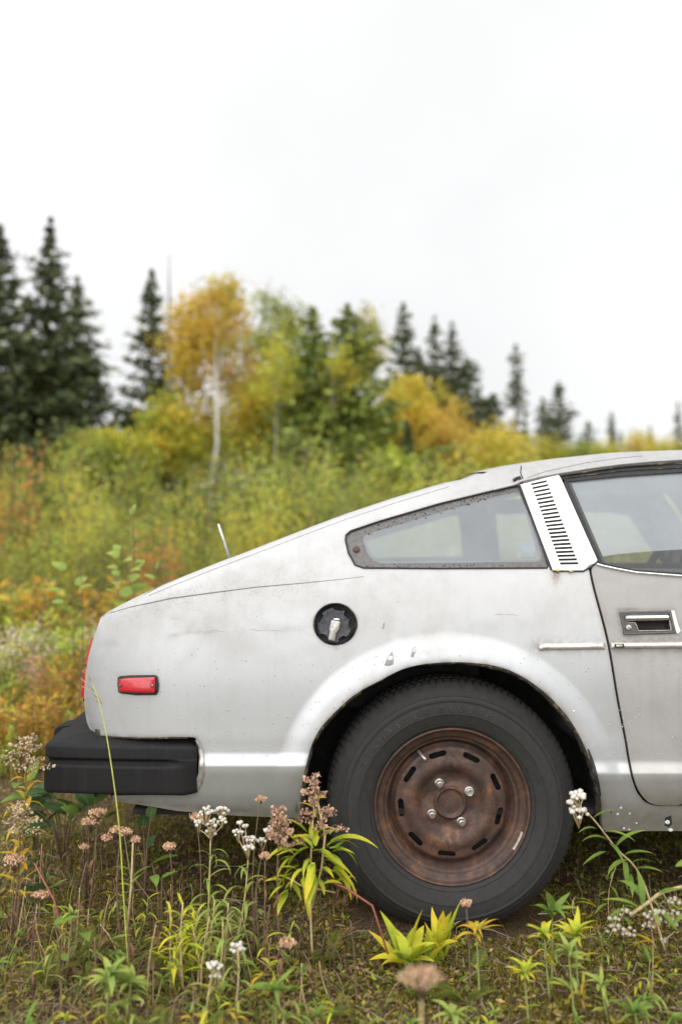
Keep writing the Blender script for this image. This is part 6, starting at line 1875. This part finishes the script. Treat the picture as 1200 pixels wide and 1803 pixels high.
for k in range(26):
    u = random.choice([random.uniform(120, 330), random.uniform(0, 640), random.uniform(0, 1200)]); Y = random.uniform(-.55, -.12)
    b_ = ground_at(u, Y); t = thing('yarrow_plant', 'feathery yarrow rosette low in the moss ' + fzone(u, Y), 'plant', b_, 'feathery yarrow rosettes')
    for q in range(random.randint(2, 4)):
        o = bpy.data.objects.new('frond', random.choice(FR)); COL.objects.link(o); o.parent = t; o.rotation_euler = (0, -random.uniform(.3, .9), random.random() * 6.28)
for k in range(22):
    u = random.uniform(-20, 1220); Y = random.uniform(-.62, -.2)
    if 560 < u < 1040 and Y > -.3: Y -= .25
    b_ = ground_at(u, Y)
    whorl('small leafy seedling in the moss ' + fzone(u, Y), u, Y, u + random.uniform(-6, 6), 971 + (CAMH - b_.z - random.uniform(.012, .045)) * FPX / (Y + DIST), random.randint(5, 9), random.choice(['whorlg', 'whorlg', 'green', 'silver', 'whorl']), random.uniform(.35, .7), group='leafy seedlings in the moss', name='seedling')

# ------------------------------------------------------------------ ground cover
PAL = 1.15
def visible_xy(n, y0, y1, margin=60, pw=1.0):
    y = y0 + (y1 - y0) * rng.random(n) ** pw
    u = rng.uniform(-margin, 1200 + margin, n)
    x = (u - 600) / FPX * (y + DIST)
    if n < 2: return x, y
    k = int(n * .45)             # the same cover, thinner, goes on round the part in view
    xo = rng.uniform(-2.6, 2.8, k); yo = rng.uniform(y0 - (.9 if y0 < -.3 else 0), y1, k)
    o = (np.abs(xo / (yo + DIST + .02)) > (600 + margin) / FPX) | (yo < y0)
    return np.concatenate([x, xo[o]]), np.concatenate([y, yo[o]])
def clear(x, y): return ~((np.abs(x - .29) < .27) & (y > .02) & (y < .26))
# moss: short upright blades in patches
x, y = visible_xy(90000, -.78, 1.2, 80, 1.5); k_ = clear(x, y)
pat = vnoise(x * 4.5, y * 4.5, 21) + .6 * vnoise(x * 13, y * 13, 22) + .10 * (rng.random(len(x)) - .5)
k_ &= pat > -.12
x, y = x[k_], y[k_]; n = len(x)
hb = rng.uniform(.005, .016, n); a = rng.random(n) * 6.28; lean_ = rng.normal(size=(n, 2)) * .005
z = gh(x, y); w = rng.uniform(.0012, .0026, n)
V = np.stack([np.stack([x - np.cos(a) * w, y - np.sin(a) * w, z - .002], 1), np.stack([x + np.cos(a) * w, y + np.sin(a) * w, z - .002], 1), np.stack([x + lean_[:, 0], y + lean_[:, 1], z + hb], 1)], 1).reshape(-1, 3)
F = np.arange(len(V)).reshape(-1, 3)
mo = link('moss', mesh_from('moss', V, F, M['foliage'], False, np.repeat(palette(n, [(.26, .25, .028), (.36, .33, .04), (.16, .16, .025), (.42, .33, .055)], .25), 3, 0)))
tag(mo, 'yellow green moss carpeting the ground', 'moss', kind='stuff')
# grass blades, bent
def grass(n, xy, hmin, hmax, cols, wid=.0022, name='grass', label='thin grass', hor=.6):
    x, y = xy; z = gh(x, y); n = len(x)
    a = rng.random(n) * 6.28; h = rng.uniform(hmin, hmax, n); ln = h * rng.uniform(.2, hor, n); d = np.stack([np.cos(a), np.sin(a)], 1); s = np.stack([-np.sin(a), np.cos(a)], 1)
    rows = []
    for t, ww in ((0, 1), (.45, .9), (.8, .6), (1, .05)):
        px = x + d[:, 0] * ln * t ** 2; py = y + d[:, 1] * ln * t ** 2; pz = z + h * (t - .25 * t ** 3) - .003
        for sg in (-1, 1): rows.append(np.stack([px + s[:, 0] * wid * ww * sg * .5, py + s[:, 1] * wid * ww * sg * .5, pz], 1))
    V = np.stack(rows, 1).reshape(-1, 3); b = np.arange(n)[:, None] * 8
    F = np.concatenate([b + np.array([[0, 1, 3, 2]]) + 2 * q for q in range(3)])
    return tag(link(name, mesh_from(name, V, F, M['foliage'], True, np.repeat(palette(n, cols, .22), 8, 0))), label, 'grass', kind='stuff')
GC = [(.22, .28, .05), (.32, .34, .06), (.16, .21, .045), (.46, .40, .07), (.42, .30, .14), (.36, .24, .13)]
x, y = visible_xy(3000, -.75, 1.2, 80, 1.3); k_ = clear(x, y) & (vnoise(x * 2.2, y * 2.2, 31) > -.05) & ((y < -.05) | (rng.random(len(x)) < .5))
grass(0, (x[k_], y[k_]), .015, .055, GC, .0022, 'grass', 'short green grass growing through the moss')
x, y = visible_xy(2600, -.6, .6, 80); k_ = (x < .02) & clear(x, y) & ((y < -.03) | (x < -.65))
grass(0, (x[k_], y[k_]), .03, .12, [(.26, .18, .10), (.40, .28, .16), (.20, .13, .08), (.36, .33, .08), (.22, .27, .06)], .0020, 'dry_grass', 'dry brown grass in the undergrowth below the bumper', 1.6)
x, y = visible_xy(900, .02, 1.5, 20); k_ = (x > .55)
grass(0, (x[k_], y[k_]), .05, .2, [(.16, .15, .08), (.22, .18, .10), (.13, .16, .05)], .002, 'dry_grass', 'thin pale grass in the dark under the sill', .9)
x, y = visible_xy(9000, 1.6, 9, 60, 1.6); k_ = (x < -.1)
grass(0, (x[k_], y[k_]), .10, .42, [(.22, .26, .05), (.34, .32, .06), (.40, .28, .05), (.28, .20, .10)], .006, 'meadow_grass', 'long mixed grass of the meadow behind the car')
x, y = visible_xy(5000, 1.3, 3.4, 40); k_ = (x < .6)
grass(0, (x[k_], y[k_]), .03, .12, [(.24, .25, .04), (.34, .30, .05), (.36, .24, .06)], .006, 'meadow_grass', 'short yellow green growth seen under the car')
x, y = visible_xy(6200, -.74, .9, 80, 1.3); k_ = clear(x, y) & ((x < .1) | (rng.random(len(x)) < .45))
grass(0, (x[k_], y[k_]), .012, .05, [(.28, .18, .12), (.40, .28, .18), (.15, .095, .065), (.48, .38, .20), (.20, .13, .09)], .0017, 'matted_grass', 'matted dead grass stems tangled over the moss', 3.2)
# litter: curled leaf scraps and twig bits
x, y = visible_xy(26000, -.78, 1.3, 80, 1.4); k_ = clear(x, y); x, y = x[k_], y[k_]; n = len(x)
C = np.stack([x, y, gh(x, y) + rng.uniform(.0, .010, n)], 1); d = rng.normal(size=(n, 3)); d[:, 2] *= .35; d /= np.linalg.norm(d, axis=1)[:, None]
w = np.cross(d, np.array([0, 0, 1.]) + rng.normal(size=(n, 3)) * .4); w /= np.linalg.norm(w, axis=1)[:, None]
L = rng.uniform(.006, .026, n); V, F = cards(C, d, w, L, L * rng.uniform(.10, .45, n))
tag(link('leaf_litter', mesh_from('leaf_litter', V, F, M['dry'], False, np.repeat(palette(n, [(.12, .075, .045), (.22, .14, .085), (.07, .045, .03), (.36, .25, .16), (.44, .31, .12), (.20, .17, .045)], .25), 4, 0))), 'brown leaf scraps and stems strewn over the moss', 'leaf litter', kind='stuff')
tw = MB()
for k in range(330):
    xx, yy = visible_xy(1, -.7, .7, 60, 1.2); xx, yy = float(xx[0]), float(yy[0])
    if not clear(np.array([xx]), np.array([yy]))[0]: continue
    a = random.random() * 6.28; l = random.uniform(.03, .16); z = float(gh(xx, yy)) + .006
    p0 = np.array([xx, yy, z]); p1 = p0 + np.array([math.cos(a) * l, math.sin(a) * l, random.uniform(-.005, .03)])
    tw.tube([p0, (p0 + p1) / 2 + np.array([random.uniform(-.01, .01), random.uniform(-.01, .01), random.uniform(0, .014)]), p1], random.uniform(.0008, .0020), 4, random.choice([(.20, .14, .10), (.12, .08, .055), (.30, .24, .18), (.34, .28, .22)]))
tag(tw.build('fallen_twigs', M['dry'], None, True, True), 'thin fallen twigs scattered on the ground', 'twigs', kind='stuff')
# small broad seedlings and clover leaves
x, y = visible_xy(15000, -.76, .9, 80, 1.4); k_ = clear(x, y) & (vnoise(x * 5, y * 5, 41) + .5 * rng.random(len(x)) > .12); x, y = x[k_], y[k_]; n = len(x)
n = len(x); C = np.stack([x, y, gh(x, y) + rng.uniform(.004, .022, n)], 1); d = rng.normal(size=(n, 3)); d[:, 2] = np.abs(d[:, 2]) * .5; d /= np.linalg.norm(d, axis=1)[:, None]
w = np.cross(d, np.array([0, 0, 1.])); w /= np.linalg.norm(w, axis=1)[:, None]
L = rng.uniform(.008, .022, n); V, F = cards(C, d, w, L, L * .6)
tag(link('clover', mesh_from('clover', V, F, M['foliage'], False, np.repeat(palette(n, [(.20, .25, .05), (.30, .33, .06), (.15, .19, .05), (.46, .40, .06), (.36, .26, .10)], .2), 4, 0))), 'tiny green leaves sprinkled through the moss', 'ground cover', kind='stuff')
